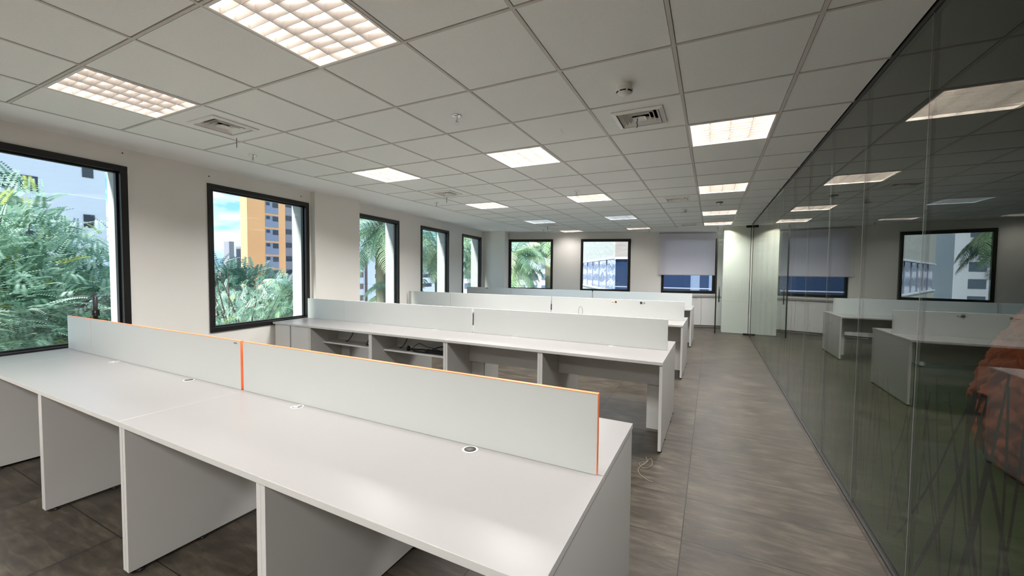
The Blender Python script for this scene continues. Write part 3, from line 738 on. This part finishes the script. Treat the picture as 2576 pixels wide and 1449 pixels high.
M['cabseam'] = M['gap']
def low_cab(x0, x1, lab_, knob=False):
    base = (x0, BA + BB * x0, 0)
    r = empty('low_cabinet', (x0 + 0.5 * BB / KB, BA + BB * x0 - 0.5 / KB, 0), math.atan(BB)); tag(r, lab_, 'cabinet', 'white low cabinets under the back windows')
    w = (x1 - x0) * KB
    b = MB(); b.box(0.0005, w - 0.0005, 0.02, 0.49, 0.05, 0.82); b.box(0.0005, w - 0.0005, 0.05, 0.49, 0, 0.05, 1); b.build('cabinet_body', [M['laminate'], M['bar']], r)
    b = MB(); b.box(0.003, w - 0.003, 0.0, 0.018, 0.055, 0.816); d = b.build('door', M['laminate'], r, bevel=0.001)
    if knob:
        b = MB(); b.lathe([(0.010, -0.004), (0.010, 0.0)], cx=w * 0.5, cz=0.78, n=12, axis='y'); b.build('lock', M['chrome'], d)
xs_ = [-1.70, -1.16, -0.62, -0.36, 0.20, 0.46, 1.0]
CB = ['wide white low cabinet hidden mostly behind the farthest desk', 'white low cabinet behind the end of the farthest desk, left of the narrow one', 'narrow white low cabinet with a lock beside the farthest desk end', 'wide white low cabinet under the blind, next to the glass door', 'narrow white low cabinet behind the glass door', 'wide white low cabinet behind the white column']
for k in range(len(xs_) - 1): low_cab(xs_[k], xs_[k + 1], CB[k], knob=(xs_[k + 1] - xs_[k] < 0.3))
r = MB(); a0 = -1.70; 
def bp(x, off): return (x + off * BB / KB, BA + BB * x - off / KB)
r.prism([bp(-1.72, 0.52), bp(1.02, 0.52), bp(1.02, 0.004), bp(-1.72, 0.004)], 0.822, 0.85)
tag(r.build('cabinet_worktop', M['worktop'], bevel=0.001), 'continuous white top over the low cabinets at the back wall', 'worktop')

# ------------------------------------------------------------------ glass partition
gw = empty('wall_right', (GX, 0, 0)); struct(gw)
seams = [-3.2, -2.455, -1.6375, -0.82, -0.0025, 0.8125, 1.63, 2.445, 3.262, 4.08, 4.897, 5.715, 6.53, 7.35, 8.165, 8.98, 9.80, 10.45, 11.06]
for a, b_ in zip(seams[:-1], seams[1:]):
    g = MB(); g.box(0.0, 0.012, a + 0.0015, b_ - 0.0015, 0.012, ZC - 0.02); g.build('glass_pane', M['wallglass'], gw)
M['joint'] = mat('clear_joint', srgb(126, 128, 124), 0.3)
j_ = MB()
for s in seams[1:-1]: j_.box(-0.0005, 0.010, s - 0.0015, s + 0.0015, 0.012, ZC - 0.02)
j_.build('joint_seal', M['joint'], gw)
c = MB(); c.box(-0.006, 0.020, -3.2, 11.07, ZC - 0.022, ZC); c.build('top_channel', M['black'], gw)
c = MB(); c.box(-0.008, 0.020, -3.2, 11.07, 0.0, 0.014); c.build('bottom_channel', M['black'], gw)
# reed-pattern film on the lower part of the glass
LN = [[(2.05, 1.05), (2.05, .89), (2.07, .77), (2.09, .71), (2.21, .47), (2.41, .12)], [(2.01, 1.07), (2.05, .89), (2.0, .57), (1.95, .43), (1.80, 0.03)], [(1.99, 1.0), (1.97, .92), (1.92, .85), (1.85, .7), (1.79, .54), (1.6, .02)],
      [(1.92, .85), (1.98, .6), (2.05, .36), (2.16, .03)], [(1.84, 1.13), (1.83, .89), (1.83, .69), (1.84, .51), (1.86, .02)], [(1.75, 1.14), (1.77, .87), (1.80, .62), (1.81, .53), (1.86, .03)],
      [(2.01, 1.07), (2.15, .85), (2.24, .68), (2.40, .45), (2.54, .26), (2.63, .16)], [(2.29, 1.05), (2.26, .81), (2.24, .68), (2.18, .27), (2.15, .02)], [(2.38, 1.0), (2.33, .78), (2.29, .6), (2.21, .44)],
      [(2.34, .98), (2.38, .76), (2.36, .68), (2.29, .56), (2.24, .43), (2.1, .03)], [(2.56, .96), (2.53, .71), (2.44, .12)], [(2.48, .96), (2.54, .7), (2.64, .42), (2.71, .15)], [(2.80, .94), (2.73, .64), (2.68, .52), (2.55, .27), (2.44, .12)],
      [(2.52, .9), (2.6, .68), (2.69, .55), (2.7, .19)], [(2.95, .95), (2.87, .58), (2.79, .38), (2.75, .16)], [(2.19, 1.02), (2.10, .72), (2.1, .54), (2.12, .32), (2.14, .03)], [(2.14, .85), (2.09, .75), (2.03, .57), (1.98, .41), (1.9, .03)],
      [(2.38, .98), (2.36, .77), (2.38, .63), (2.4, .36)], [(2.85, .96), (2.89, .58), (2.93, .36), (2.98, .2)], [(1.97, 1.07), (2.05, .89)], [(1.94, 1.07), (2.0, .89), (1.94, .6), (1.88, .03)], [(1.84, 1.17), (1.92, .80), (2.0, .45)]]
random.seed(11)
y = 2.95
while y < 8.6:
    for q in range(random.choice((2, 3))):
        a = y + random.uniform(-.04, .04); t = random.uniform(.85, 1.12); d = random.uniform(-.12, .12) ; bt = random.uniform(.05, .30)
        LN.append([(a + d * .0, t), (a + d * .6, (t + bt) / 2 + .05), (a + d * 1.3, bt)])
    y += random.uniform(.10, .20)
y = 0.9
while y < 1.75:
    d = random.uniform(-.2, .2); LN.append([(y, random.uniform(.95, 1.15)), (y + d * .5, .5), (y + d, .02)]); y += random.uniform(.06, .12)
fm = MB()
for k, ln in enumerate(LN):
    wd = 0.0066 if k > 3 else 0.0125
    if k > 21: wd = 0.0060
    for (ya, za), (yb, zb) in zip(ln[:-1], ln[1:]):
        dy, dz = yb - ya, zb - za; q = math.hypot(dy, dz); ny, nz = dz / q * wd, -dy / q * wd
        x = 0.0126 + 0.00001 * k
        fm.add([(x, ya + ny, za + nz), (x, ya - ny, za - nz), (x, yb - ny, zb - nz), (x, yb + ny, zb + nz),
                (x + .0003, ya + ny, za + nz), (x + .0003, ya - ny, za - nz), (x + .0003, yb - ny, zb - nz), (x + .0003, yb + ny, zb + nz)], [(0, 1, 2, 3), (7, 6, 5, 4)])
fm.build('reed_film', mat('dark_film', srgb(14, 16, 14), 0.7), gw)

# glass door with black edge profile, patch fittings and handle
dr = empty('door_1', (0.83, 11.10, 0)); struct(dr); 
b = MB(); b.box(-0.70, -0.012, -0.005, 0.005, 0.012, ZC - 0.04); 
b.build('glass_leaf', M['clearglass'], dr)
b = MB(); b.box(-0.728, -0.700, -0.014, 0.014, 0.004, ZC - 0.045); b.build('edge_profile', M['black'], dr)
b = MB(); b.box(-0.012, 0.0, -0.008, 0.008, 0.012, ZC - 0.04); b.build('hinge_profile', M['black'], dr)
for z0, z1 in ((0.006, 0.05), (ZC - 0.085, ZC - 0.03)):
    b = MB(); b.box(-0.11, 0.015, -0.02, 0.02, z0, z1); b.build('patch_fitting', M['black'], dr, bevel=0.003)
b = MB(); b.tube([(-0.645, -0.05, 0.78), (-0.645, -0.05, 1.17)], 0.012, 10); b.tube([(-0.645, -0.05, 0.84), (-0.645, -0.004, 0.84)], 0.006, 8); b.tube([(-0.645, -0.05, 1.11), (-0.645, -0.004, 1.11)], 0.006, 8)
b.build('door_handle', M['black'], dr)
b = MB()
for i in range(40):
    for j in range(22):
        x = -0.69 + 0.0168 * i; z = 0.78 + 0.031 * j + (0.0155 if i % 2 else 0)
        fall = 1 - abs((z - 1.1) / 0.36) ** 2
        if fall <= 0.05: continue
        rr = 0.0052 * math.sqrt(fall)
        b.add([(x + rr * math.cos(a), -0.0062, z + rr * 1.5 * math.sin(a)) for a in [k * math.pi / 3 for k in range(6)]], [(5, 4, 3, 2, 1, 0)])
b.build('dotted_film', mat('frosted_film', srgb(150, 156, 152), 0.8), dr)
# white column and downlight behind the door
m = MB(); m.prism([(0.262, 11.42), (1.3, 11.42), (1.3, 12.0), (0.262, 12.0)], 0, ZC); struct(m.build('wall_door_column', M['wall']))
r = empty('downlight', (0.34, 11.26, ZC)); tag(r, 'small recessed downlight washing the white column behind the glass door', 'downlight')
b = MB(); b.lathe([(0.045, 0.0), (0.05, -0.003), (0.05, -0.006), (0.038, -0.006)], n=20); b.build('downlight_ring', M['ring'], r)
ld = bpy.data.lights.new('downlight_lamp', 'SPOT'); ld.energy = 4.5; ld.spot_size = 2.2; ld.spot_blend = 0.25; ld.color = (1, 0.95, 0.82); ld.shadow_soft_size = 0.03
lo = bpy.data.objects.new('downlight_lamp', ld); link(lo); lo.parent = r; lo.location = (0, 0, -0.02)

# ------------------------------------------------------------------ dark lounge behind the glass
m = MB(); m.box(GX + 0.02, 6.0, -3.2, 11.1, -0.12, 0.0); struct(m.build('floor_lounge', M['turf']))
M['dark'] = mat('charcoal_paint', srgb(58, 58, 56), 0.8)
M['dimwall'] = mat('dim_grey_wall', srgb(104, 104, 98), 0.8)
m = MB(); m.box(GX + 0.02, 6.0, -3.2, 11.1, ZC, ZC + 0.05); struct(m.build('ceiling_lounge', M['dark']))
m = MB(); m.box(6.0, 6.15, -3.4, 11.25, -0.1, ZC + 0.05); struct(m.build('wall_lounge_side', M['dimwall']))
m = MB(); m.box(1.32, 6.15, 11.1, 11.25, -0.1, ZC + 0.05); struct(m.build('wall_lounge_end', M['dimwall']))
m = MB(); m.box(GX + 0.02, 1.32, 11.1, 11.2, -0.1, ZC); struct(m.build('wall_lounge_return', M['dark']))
# hanging woven chair
M['weave'] = mat('terracotta_woven_cord', srgb(214, 90, 60), 0.9, noise=(22, 0.7, srgb(116, 42, 30), (1, 1, .35)))
r = empty('hanging_chair', (2.30, 3.96, 0.0)); tag(r, 'rust red woven hanging chair behind the dark glass wall', 'hanging chair')
n1, n2 = 240, 130; vs = []; fs = []
for j in range(n2 + 1):
    t = j / n2; z = 0.03 + 1.62 * t
    R_ = 0.57 * max(0.0, math.sin(math.pi * min(1, (0.03 + 0.965 * t)) ** 0.62)) ** 0.72 + 0.01
    for i in range(n1):
        a = 2 * math.pi * i / n1
        w = 0.022 * math.sin(a * 20 + 2.2 * math.sin(z * 30 + 2.5 * math.sin(a * 7))) + 0.010 * math.sin(z * 46 + 3 * math.sin(a * 20))
        q = max(R_ + w * min(1, R_ * 4), 0.01)
        vs.append((q * math.cos(a), q * math.sin(a), z))
for j in range(n2):
    for i in range(n1):
        i2 = (i + 1) % n1; fs.append((j * n1 + i, j * n1 + i2, (j + 1) * n1 + i2, (j + 1) * n1 + i))
b = MB(); b.add(vs, fs, 0, True); b.build('woven_basket', M['weave'], r)
for k in range(10):
    a = 2 * math.pi * k / 10 + 0.2
    b = MB(); b.tube([(0.36 * math.cos(a), 0.36 * math.sin(a), 1.22), (0.22 * math.cos(a), 0.22 * math.sin(a), 1.58), (0.02 * math.cos(a), 0.02 * math.sin(a), 2.0)], 0.009, 6)
    b.build('cord', M['weave'], r)
b = MB(); b.tube([(0, 0, 1.98), (0, 0, ZC)], 0.016, 8); b.build('rope', M['weave'], r)
r = MB(); r.box(5.90, 5.998, 2.0, 10.5, 1.62, 1.74); tag(r.build('wall_rail', mat('honey_wood', srgb(236, 198, 128), 0.5)), 'honey coloured wooden rail along the lounge wall behind the glass', 'rail')

# ------------------------------------------------------------------ outside: ground, buildings, trees
GZ = -9.0
m = MB(); m.box(-900, 600, -400, 900, GZ - 0.2, GZ); struct(m.build('ground', mat('distant_ground', srgb(176, 182, 176), 0.95, noise=(0.03, 0.6, srgb(200, 200, 194)))))
def building(name, x0, x1, y0, y1, z1, m, lab_):
    r = empty(name, ((x0 + x1) / 2, (y0 + y1) / 2, GZ)); tag(r, lab_, 'building')
    b = MB(); hx, hy = abs(x1 - x0) / 2, abs(y1 - y0) / 2; b.box(-hx, hx, -hy, hy, 0, z1 - GZ); b.build('walls', m, r)
    return r
def on_face(r, name, m, boxes, child_of=None):
    """boxes in world coordinates -> one part of building r"""
    ox, oy, oz = r.location
    b = MB()
    for x0, x1, y0, y1, z0, z1 in boxes: b.box(x0 - ox, x1 - ox, y0 - oy, y1 - oy, z0 - oz, z1 - oz)
    return b.build(name, m, r)
M['bwhite'] = mat('bluish_white_render', srgb(222, 226, 240), 0.8, noise=(0.3, 0.7, srgb(208, 214, 232)))
M['borange'] = mat('peach_orange_render', srgb(246, 184, 128), 0.8, noise=(0.25, 0.6, srgb(238, 172, 118)))
M['bgrey'] = mat('blue_grey_panel', srgb(136, 142, 164), 0.7)
M['bdark'] = mat('dark_window', srgb(48, 56, 70), 0.15)
M['bbrown'] = mat('brown_panel', srgb(120, 96, 92), 0.7)
M['btower'] = mat('grey_render', srgb(140, 140, 152), 0.8)
# white block behind the big tree
r = building('apartment_building', -52, -35, -14, 11.8, 17, M['bwhite'], 'bluish white apartment building behind the tree in the leftmost window')
for z in (-3.2, -0.1, 3.0, 6.1, 9.2):
    on_face(r, 'strip_window', M['bdark'], [(-35.02, -34.96, 3.4, 8.9, z - 0.3, z + 0.55)])
    on_face(r, 'window', M['bdark'], [(-35.02, -34.96, 10.75, 11.25, z + 0.95, z + 1.75)])
on_face(r, 'cornice', M['bwhite'], [(-35.3, -34.8, -14, 11.9, 8.1, 8.3)])
# orange tower
r = building('apartment_tower', -61.6, -60, 35.3, 41.1, 26, M['borange'], 'peach orange apartment tower with a column of grey panels seen through the second window')
k = 0; z = 0.72 - 2.052 * 4
while z < 25:
    p_ = on_face(r, 'grey_panel', M['bgrey'], [(-60.02, -59.94, 37.95, 39.98, z - 1.15, z + 0.62)])
    on_face(r, 'window', M['bdark'], [(-59.99, -59.91, 39.05, 39.9, z - 0.18, z + 0.55)])
    on_face(r, 'window', M['bdark'], [(-59.99, -59.91, 38.05, 38.6, z + 0.05, z + 0.52)])
    z += 2.052
r = building('apartment_tower', -64, -62.5, 42.2, 52, 25, M['btower'], 'grey tower just right of the orange tower')
z = -6.0
while z < 22:
    on_face(r, 'window', M['bdark'], [(-62.52, -62.44, 42.9, 43.9, z, z + 0.8)])
    on_face(r, 'window', M['bdark'], [(-62.52, -62.44, 44.6, 45.6, z, z + 0.8)]); z += 2.2
r = building('office_building', -48, -45, 38.6, 44.9, 3.9, M['bwhite'], 'white building with brown bands at the left of the third window')
for z in (-4.3, -2.6, -0.95, 0.72, 2.38): on_face(r, 'brown_band', M['bbrown'], [(-45.02, -44.94, 38.7, 42.6, z - 0.32, z + 0.42)])
on_face(r, 'vertical_fin', M['bbrown'], [(-45.05, -44.7, 42.95, 43.15, GZ, 3.6)])
r = building('office_building', -62, -47, 45.5, 62, 3.2, M['bwhite'], 'white building with dark ribbon windows behind the palm trunk')
for z in (-4.6, -2.9, -1.2, 0.5, 1.9): on_face(r, 'ribbon_window', M['bdark'], [(-47.02, -46.94, 45.8, 61, z - 0.3, z + 0.35)])
r = building('apartment_building', -46, -24, 66, 80, 14, M['bwhite'], 'pale blue apartment block with rows of windows behind the corner palms')
M['bglass'] = mat('blue_grey_window', srgb(92, 108, 128), 0.15)
for z in range(-4, 13, 2):
    for x in (-45.2, -42.9, -40.6, -38.3, -36.0, -33.7, -31.4, -29.1, -26.8): on_face(r, 'window', M['bglass'], [(x, x + 1.5, 65.94, 66.02, z, z + 1.1)])
# concrete building across the corner: mirror band on the left face, navy glass on the right face
M['bconc'] = mat('rough_pale_concrete', srgb(186, 188, 186), 0.9, noise=(1.6, 0.6, srgb(164, 166, 166), (1, 1, 3)), bump=(6, 0.5, 0.05))
M['bconc2'] = mat('rough_brown_concrete', srgb(150, 142, 140), 0.9, noise=(1.6, 0.6, srgb(128, 120, 120), (1, 1, 3)), bump=(6, 0.5, 0.05))
M['mirror'] = mat('mirror_glazing', srgb(150, 160, 190), 0.04, 0.85, bump=(0.9, 0.35, 0.12))
M['navy'] = mat('navy_glazing', srgb(36, 52, 84), 0.12, 0.2)
M['curtain'] = mat('pale_curtain', srgb(96, 112, 140), 0.8)
r = empty('concrete_building', (-5.07, 24, GZ)); tag(r, 'pale concrete building with a mirrored glass band in the middle back window', 'building')
def facet(name, m, x0, y0, x1, y1, z0, z1, d, depth=0.3):
    L_ = math.hypot(x1 - x0, y1 - y0); ux, uy = (x1 - x0) / L_, (y1 - y0) / L_; nx, ny = (uy, -ux) if ux > 0 else (-uy, ux)
    if ny > 0: nx, ny = -nx, -ny
    P = lambda x, y, k: (x + nx * k + 5.07, y + ny * k - 24)
    b = MB(); b.prism([P(x0, y0, d), P(x1, y1, d), P(x1, y1, d - depth), P(x0, y0, d - depth)], z0 - GZ, z1 - GZ); return b.build(name, m, r)
xl_, yl_ = -13.5, 42.0
facet('concrete_wall', M['bconc'], xl_, yl_, -5.07, 24, 2.36, 9.0, 0.12); facet('concrete_wall', M['bconc'], xl_, yl_, -5.07, 24, GZ, 0.34, 0.12)
facet('mirror_band', M['mirror'], xl_, yl_, -5.07, 24, 0.40, 2.30, 0.0)
facet('trim_band', M['bwhite'], xl_, yl_, -5.07, 24, 2.28, 2.38, 0.2); facet('trim_band', M['bwhite'], xl_, yl_, -5.07, 24, 0.33, 0.41, 0.2)
for k in range(1, 8):
    t = k / 8; xx, yy = xl_ + (-5.07 - xl_) * t, yl_ + (24 - yl_) * t
    facet('mullion', M['bgrey'], xx - 0.02, yy + 0.045, xx + 0.02, yy - 0.045, 0.4, 2.3, 0.03, 0.04)
facet('brown_wall', M['bconc2'], -5.07, 24, 12, 24, 2.36, 9.0, 0.12); facet('trim_band', M['bwhite'], -5.07, 24, 12, 24, 2.26, 2.38, 0.16)
facet('navy_glass', M['navy'], -5.07, 24, 12, 24, -1.6, 2.28, 0.0); facet('base_wall', M['bgrey'], -5.07, 24, 12, 24, GZ, -1.6, 0.1)
for k in range(12): facet('curtain', M['curtain'], -1.0 + k * 0.9, 24, -0.55 + k * 0.9, 24, -1.5, 2.2, 0.02, 0.01)
facet('glazing_bar', M['bgrey'], -5.07, 24, 12, 24, 0.62, 0.68, 0.03, 0.02)

# hills and city at the horizon
M['hill'] = mat('hazy_hill', srgb(92, 122, 140), 0.95, noise=(0.02, 0.6, srgb(112, 138, 150)))
random.seed(5)
b = MB(); vs = []; fs = []; n = 60
for k in range(n + 1):
    yy = -80 + 900 * k / n; z = 4 + 9 * (0.5 + 0.5 * math.sin(k * 0.7)) + 4 * math.sin(k * 1.9)
    vs += [(-330, yy, GZ - 1), (-352, yy, z), (-420, yy, GZ - 1)]
for k in range(n): 
    a = 3 * k; fs += [(a, a + 3, a + 4, a + 1), (a + 1, a + 4, a + 5, a + 2)]
b.add(vs, fs, 0, True); struct(b.build('hills', M['hill']))
M['haze_white'] = mat('hazy_white_render', srgb(196, 206, 216), 0.9); M['haze_red'] = mat('hazy_terracotta', srgb(184, 150, 138), 0.9)
b = MB()
for k in range(90):
    yy = random.uniform(118, 190); xx = random.uniform(-310, -200); h_ = random.uniform(3, 9) * (1.5 if k % 9 == 0 else 1); w_ = random.uniform(2, 5); rw = w_ * .75
    b.box(xx - w_, xx + w_, yy - w_ * .7, yy + w_ * .7, 0, h_)
    b.add([(xx - w_, yy - rw, h_), (xx + w_, yy - rw, h_), (xx + w_, yy + rw, h_), (xx - w_, yy + rw, h_), (xx - w_, yy, h_ + 1.2), (xx + w_, yy, h_ + 1.2)], [(0, 1, 5, 4), (2, 3, 4, 5), (0, 4, 3), (1, 2, 5)], 1)
tag(b.build('distant_city', [M['haze_white'], M['haze_red']], loc=(0, 0, GZ)), 'hazy mass of distant roofs and houses left of the orange tower', 'city', kind='stuff')
for yy, zz in ((163.0, 20), (170.5, 17)):
    b = MB(); b.box(-3, 3, -1.6, 1.6, 0, zz - GZ); tag(b.build('distant_tower', M['btower'], loc=(-298, yy, GZ)), 'faint %s tower on the horizon left of the orange building' % ('taller' if zz == 20 else 'shorter'), 'tower')

# ---- trees
def leaf_mat(name, c, tr=0.35):
    m = bpy.data.materials.new(name); m.use_nodes = True; n = m.node_tree; n.nodes.clear()
    o = n.nodes.new('ShaderNodeOutputMaterial'); mx = n.nodes.new('ShaderNodeMixShader'); mx.inputs[0].default_value = tr
    d = n.nodes.new('ShaderNodeBsdfPrincipled'); d.inputs['Base Color'].default_value = c; d.inputs['Roughness'].default_value = 0.5
    t = n.nodes.new('ShaderNodeBsdfTranslucent'); t.inputs[0].default_value = c
    n.links.new(d.outputs[0], mx.inputs[1]); n.links.new(t.outputs[0], mx.inputs[2]); n.links.new(mx.outputs[0], o.inputs[0]); return m
LEAF = [leaf_mat('leaf_deep_green', srgb(112, 146, 126)), leaf_mat('leaf_green', srgb(160, 192, 172)), leaf_mat('leaf_pale', srgb(208, 230, 216)), leaf_mat('leaf_yellow', srgb(212, 216, 128))]
PALM = [leaf_mat('palm_deep_green', srgb(104, 138, 116)), leaf_mat('palm_green', srgb(148, 182, 144)), leaf_mat('palm_pale', srgb(214, 230, 190)), leaf_mat('palm_silver', srgb(186, 212, 206))]
M['bark'] = mat('grey_brown_bark', srgb(92, 82, 70), 0.9, bump=(12, 0.6, 0.03)); M['palmbark'] = mat('pale_palm_bark', srgb(132, 130, 110), 0.9, bump=(10, 0.6, 0.03))
def pinnate(mb, p, d, up, ln, nl, lw, mi):
    side = d.cross(up); 
    if side.length < 1e-4: side = Vector((1, 0, 0))
    side.normalize()
    for k in range(nl):
        t = (k + 0.6) / nl; c = p + d * ln * t + Vector((0, 0, -0.10 * ln * t * t * 2))
        ll = lw * (1 - 0.45 * t)
        for s in (-1, 1):
            dir_ = (side * s + d * 0.45 + Vector((0, 0, -0.15))).normalized(); w = d * ll * 0.22
            a = c + dir_ * ll * 0.5
            mb.add([c, a + w, c + dir_ * ll, a - w], [(0, 1, 2, 3)], mi)
def crown_tree(name, base, blobs, n, lab_, seed, ln=0.42, lw=0.11, nl=8, weights=(5, 5, 3, 1)):
    rnd = random.Random(seed)
    r = empty(name, (base[0], base[1], GZ)); tag(r, lab_, 'tree', 'leafy trees outside the left windows')
    mb = MB(); br = MB(); tops = Vector((0, 0, blobs[0][2] - GZ - blobs[0][5] * 0.7))
    br.tube([(0, 0, 0), (0.05, 0.02, tops.z * .5), tops], [0.22, 0.17, 0.12], 8)
    tot = sum(b[3] * b[4] * b[5] * b[6] for b in blobs)
    for bx, by, bz, rx, ry, rz_, dens in blobs:
        c = Vector((bx - base[0], by - base[1], bz - GZ)); cnt = int(n * rx * ry * rz_ * dens / tot)
        nb = 6 if cnt > 300 else 3
        for q in range(nb * 2):
            d = Vector((rnd.gauss(0, 1), rnd.gauss(0, 1), rnd.gauss(0.5, .7))).normalized()
            e_ = c + Vector((d.x * rx, d.y * ry, d.z * rz_)) * 0.85
            m_ = tops.lerp(e_, 0.5) + Vector((rnd.uniform(-.3, .3), rnd.uniform(-.3, .3), 0.1))
            br.tube([tops, m_, e_], [0.05, 0.03, 0.008], 5)
        for q in range(cnt):
            d = Vector((rnd.gauss(0, 1), rnd.gauss(0, 1), rnd.gauss(0, 1))).normalized(); rr = rnd.random() ** 0.45
            lump = 1 + 0.16 * math.sin(d.x * 5 + seed) * math.sin(d.y * 6 + seed * 2) + 0.10 * math.sin(d.z * 9)
            p = c + Vector((d.x * rx, d.y * ry, d.z * rz_)) * rr * lump
            out = (d + Vector((rnd.uniform(-.8, .8), rnd.uniform(-.8, .8), rnd.uniform(-.3, .5)))).normalized()
            mi = rnd.choices((0, 1, 2, 3), weights)[0]
            pinnate(mb, p, out, Vector((rnd.uniform(-.3, .3), rnd.uniform(-.3, .3), 1)).normalized(), ln * rnd.uniform(.7, 1.2), nl, lw * rnd.uniform(.8, 1.2), mi)
    mb.build('foliage', LEAF, r); br.build('trunk', M['bark'], r)
    return r
crown_tree('leafy_tree', (-11.2, 2.3), [(-11.2, 1.9, 0.6, 2.2, 2.3, 1.7, 1.0), (-10.6, 3.1, -0.3, 1.6, 1.6, 1.6, 1.0), (-10.8, 2.35, 2.1, 1.0, 0.75, 0.75, 0.9), (-10.4, 3.7, 1.2, 0.8, 0.6, 1.1, .7)], 7200,
           'leafy green tree filling the leftmost window', 21, ln=0.42, lw=0.095, nl=10, weights=(4, 6, 5, 0.7))
crown_tree('leafy_tree', (-8.6, 4.0), [(-8.8, 3.6, -1.3, 1.3, 1.9, 1.3, 1.0)], 900, 'pale low tree crown close behind the first wall pier', 8, ln=0.36, lw=0.085, weights=(3, 6, 5, 0.5))
crown_tree('leafy_tree', (-15.5, 8.9), [(-15.6, 9.4, -1.7, 2.6, 2.8, 2.3, 1.0), (-14.6, 7.7, -0.8, 1.4, 1.3, 1.3, 1.0), (-14.2, 7.35, 1.55, .45, .5, .45, .5), (-14.6, 9.8, .3, 1.2, 1.0, 0.9, .9)], 4600,
           'bushy green tree in the lower half of the second window', 33, ln=0.42, lw=0.095, weights=(4, 6, 5, 0.5))
crown_tree('leafy_tree', (-40, 20.5), [(-40, 21.5, -2.2, 4, 6.5, 4.0, 1.0)], 1500, 'darker hazy tree far behind the second window, left of the orange tower', 14, ln=1.3, lw=0.5, nl=6, weights=(9, 3, 1, 0))

def frond(mb, o, az, el, ln, rnd, mi, droop):
    d = Vector((math.cos(az) * math.cos(el), math.sin(az) * math.cos(el), math.sin(el))); p = o.copy(); n = 30; st = ln / n; prev = p.copy(); pts = [p.copy()]
    side = d.cross(Vector((0, 0, 1))).normalized()
    for k in range(n):
        d = (d + Vector((0, 0, -droop * (0.5 + k / n) / n))).normalized(); p = p + d * st; pts.append(p.copy())
        if k > 2:
            t = k / n; ll = 0.55 * math.sin(math.pi * min(1, t * 0.85 + .12)) + 0.08
            for s in (-1, 1):
                e1 = (side * s * 0.75 + d * 0.45 + Vector((0, 0, -0.25 + rnd.uniform(-.15, .1)))).normalized(); e2 = (e1 + Vector((0, 0, -0.9))).normalized()
                w = d * 0.022; a = p + e1 * ll * .5; b_ = a + e2 * ll * .55
                mb.add([p - w, p + w, a + w, a - w], [(0, 1, 2, 3)], mi); mb.add([a - w, a + w, b_], [(0, 1, 2)], mi)
    mb.tube(pts[::3], [0.02 * (1 - i / 12) + .004 for i in range(len(pts[::3]))], 4, mi)
def palm(name, x, y, z, ln, nf, lab_, seed, w=(4, 4, 2, 2)):
    rnd = random.Random(seed); r = empty(name, (x, y, GZ)); tag(r, lab_, 'palm', 'palm trees outside the windows')
    c = Vector((0, 0, z - GZ)); mb = MB()
    for k in range(nf):
        frond(mb, c + Vector((0, 0, rnd.uniform(-.15, .15))), k * 2.399 + rnd.uniform(-.2, .2), rnd.uniform(-0.5, 1.25), ln * rnd.uniform(.75, 1.1), rnd, rnd.choices((0, 1, 2, 3), w)[0], rnd.uniform(1.1, 2.6))
    mb.build('fronds', PALM, r)
    t = MB(); t.tube([(0, 0, 0), (0.08, 0, c.z * .5), (0, 0, c.z)], [0.24, 0.19, 0.20], 12); t.build('trunk', M['palmbark'], r)
palm('palm_tree', -12.0, 12.25, 3.25, 2.7, 46, 'tall palm with its trunk standing in the third window', 4, (6, 4, 1, 2))
palm('palm_tree', -11.4, 12.9, 0.55, 1.7, 22, 'low palm in front of the tall palm trunk in the third window', 9)
palm('palm_tree', -11.6, 15.6, 2.4, 2.3, 44, 'palm filling the fourth left window', 12)
palm('palm_tree', -10.9, 18.4, 2.1, 2.2, 40, 'palm filling the fifth left window', 17)
palm('palm_tree', -8.4, 17.0, 1.9, 2.1, 60, 'palm crown at the left of the first back window', 23, (3, 4, 4, 2))
palm('palm_tree', -7.3, 18.9, 3.1, 2.1, 44, 'palm crown at the upper right of the first back window', 29, (3, 4, 4, 2))
palm('palm_tree', -16.0, 7.6 + 8.0, -1.0, 2.2, 26, 'palm far behind between the second and third windows', 31)
palm('palm_tree', -14.5, 10.4, 0.4, 1.5, 26, 'small palm at the right edge of the second window', 37)
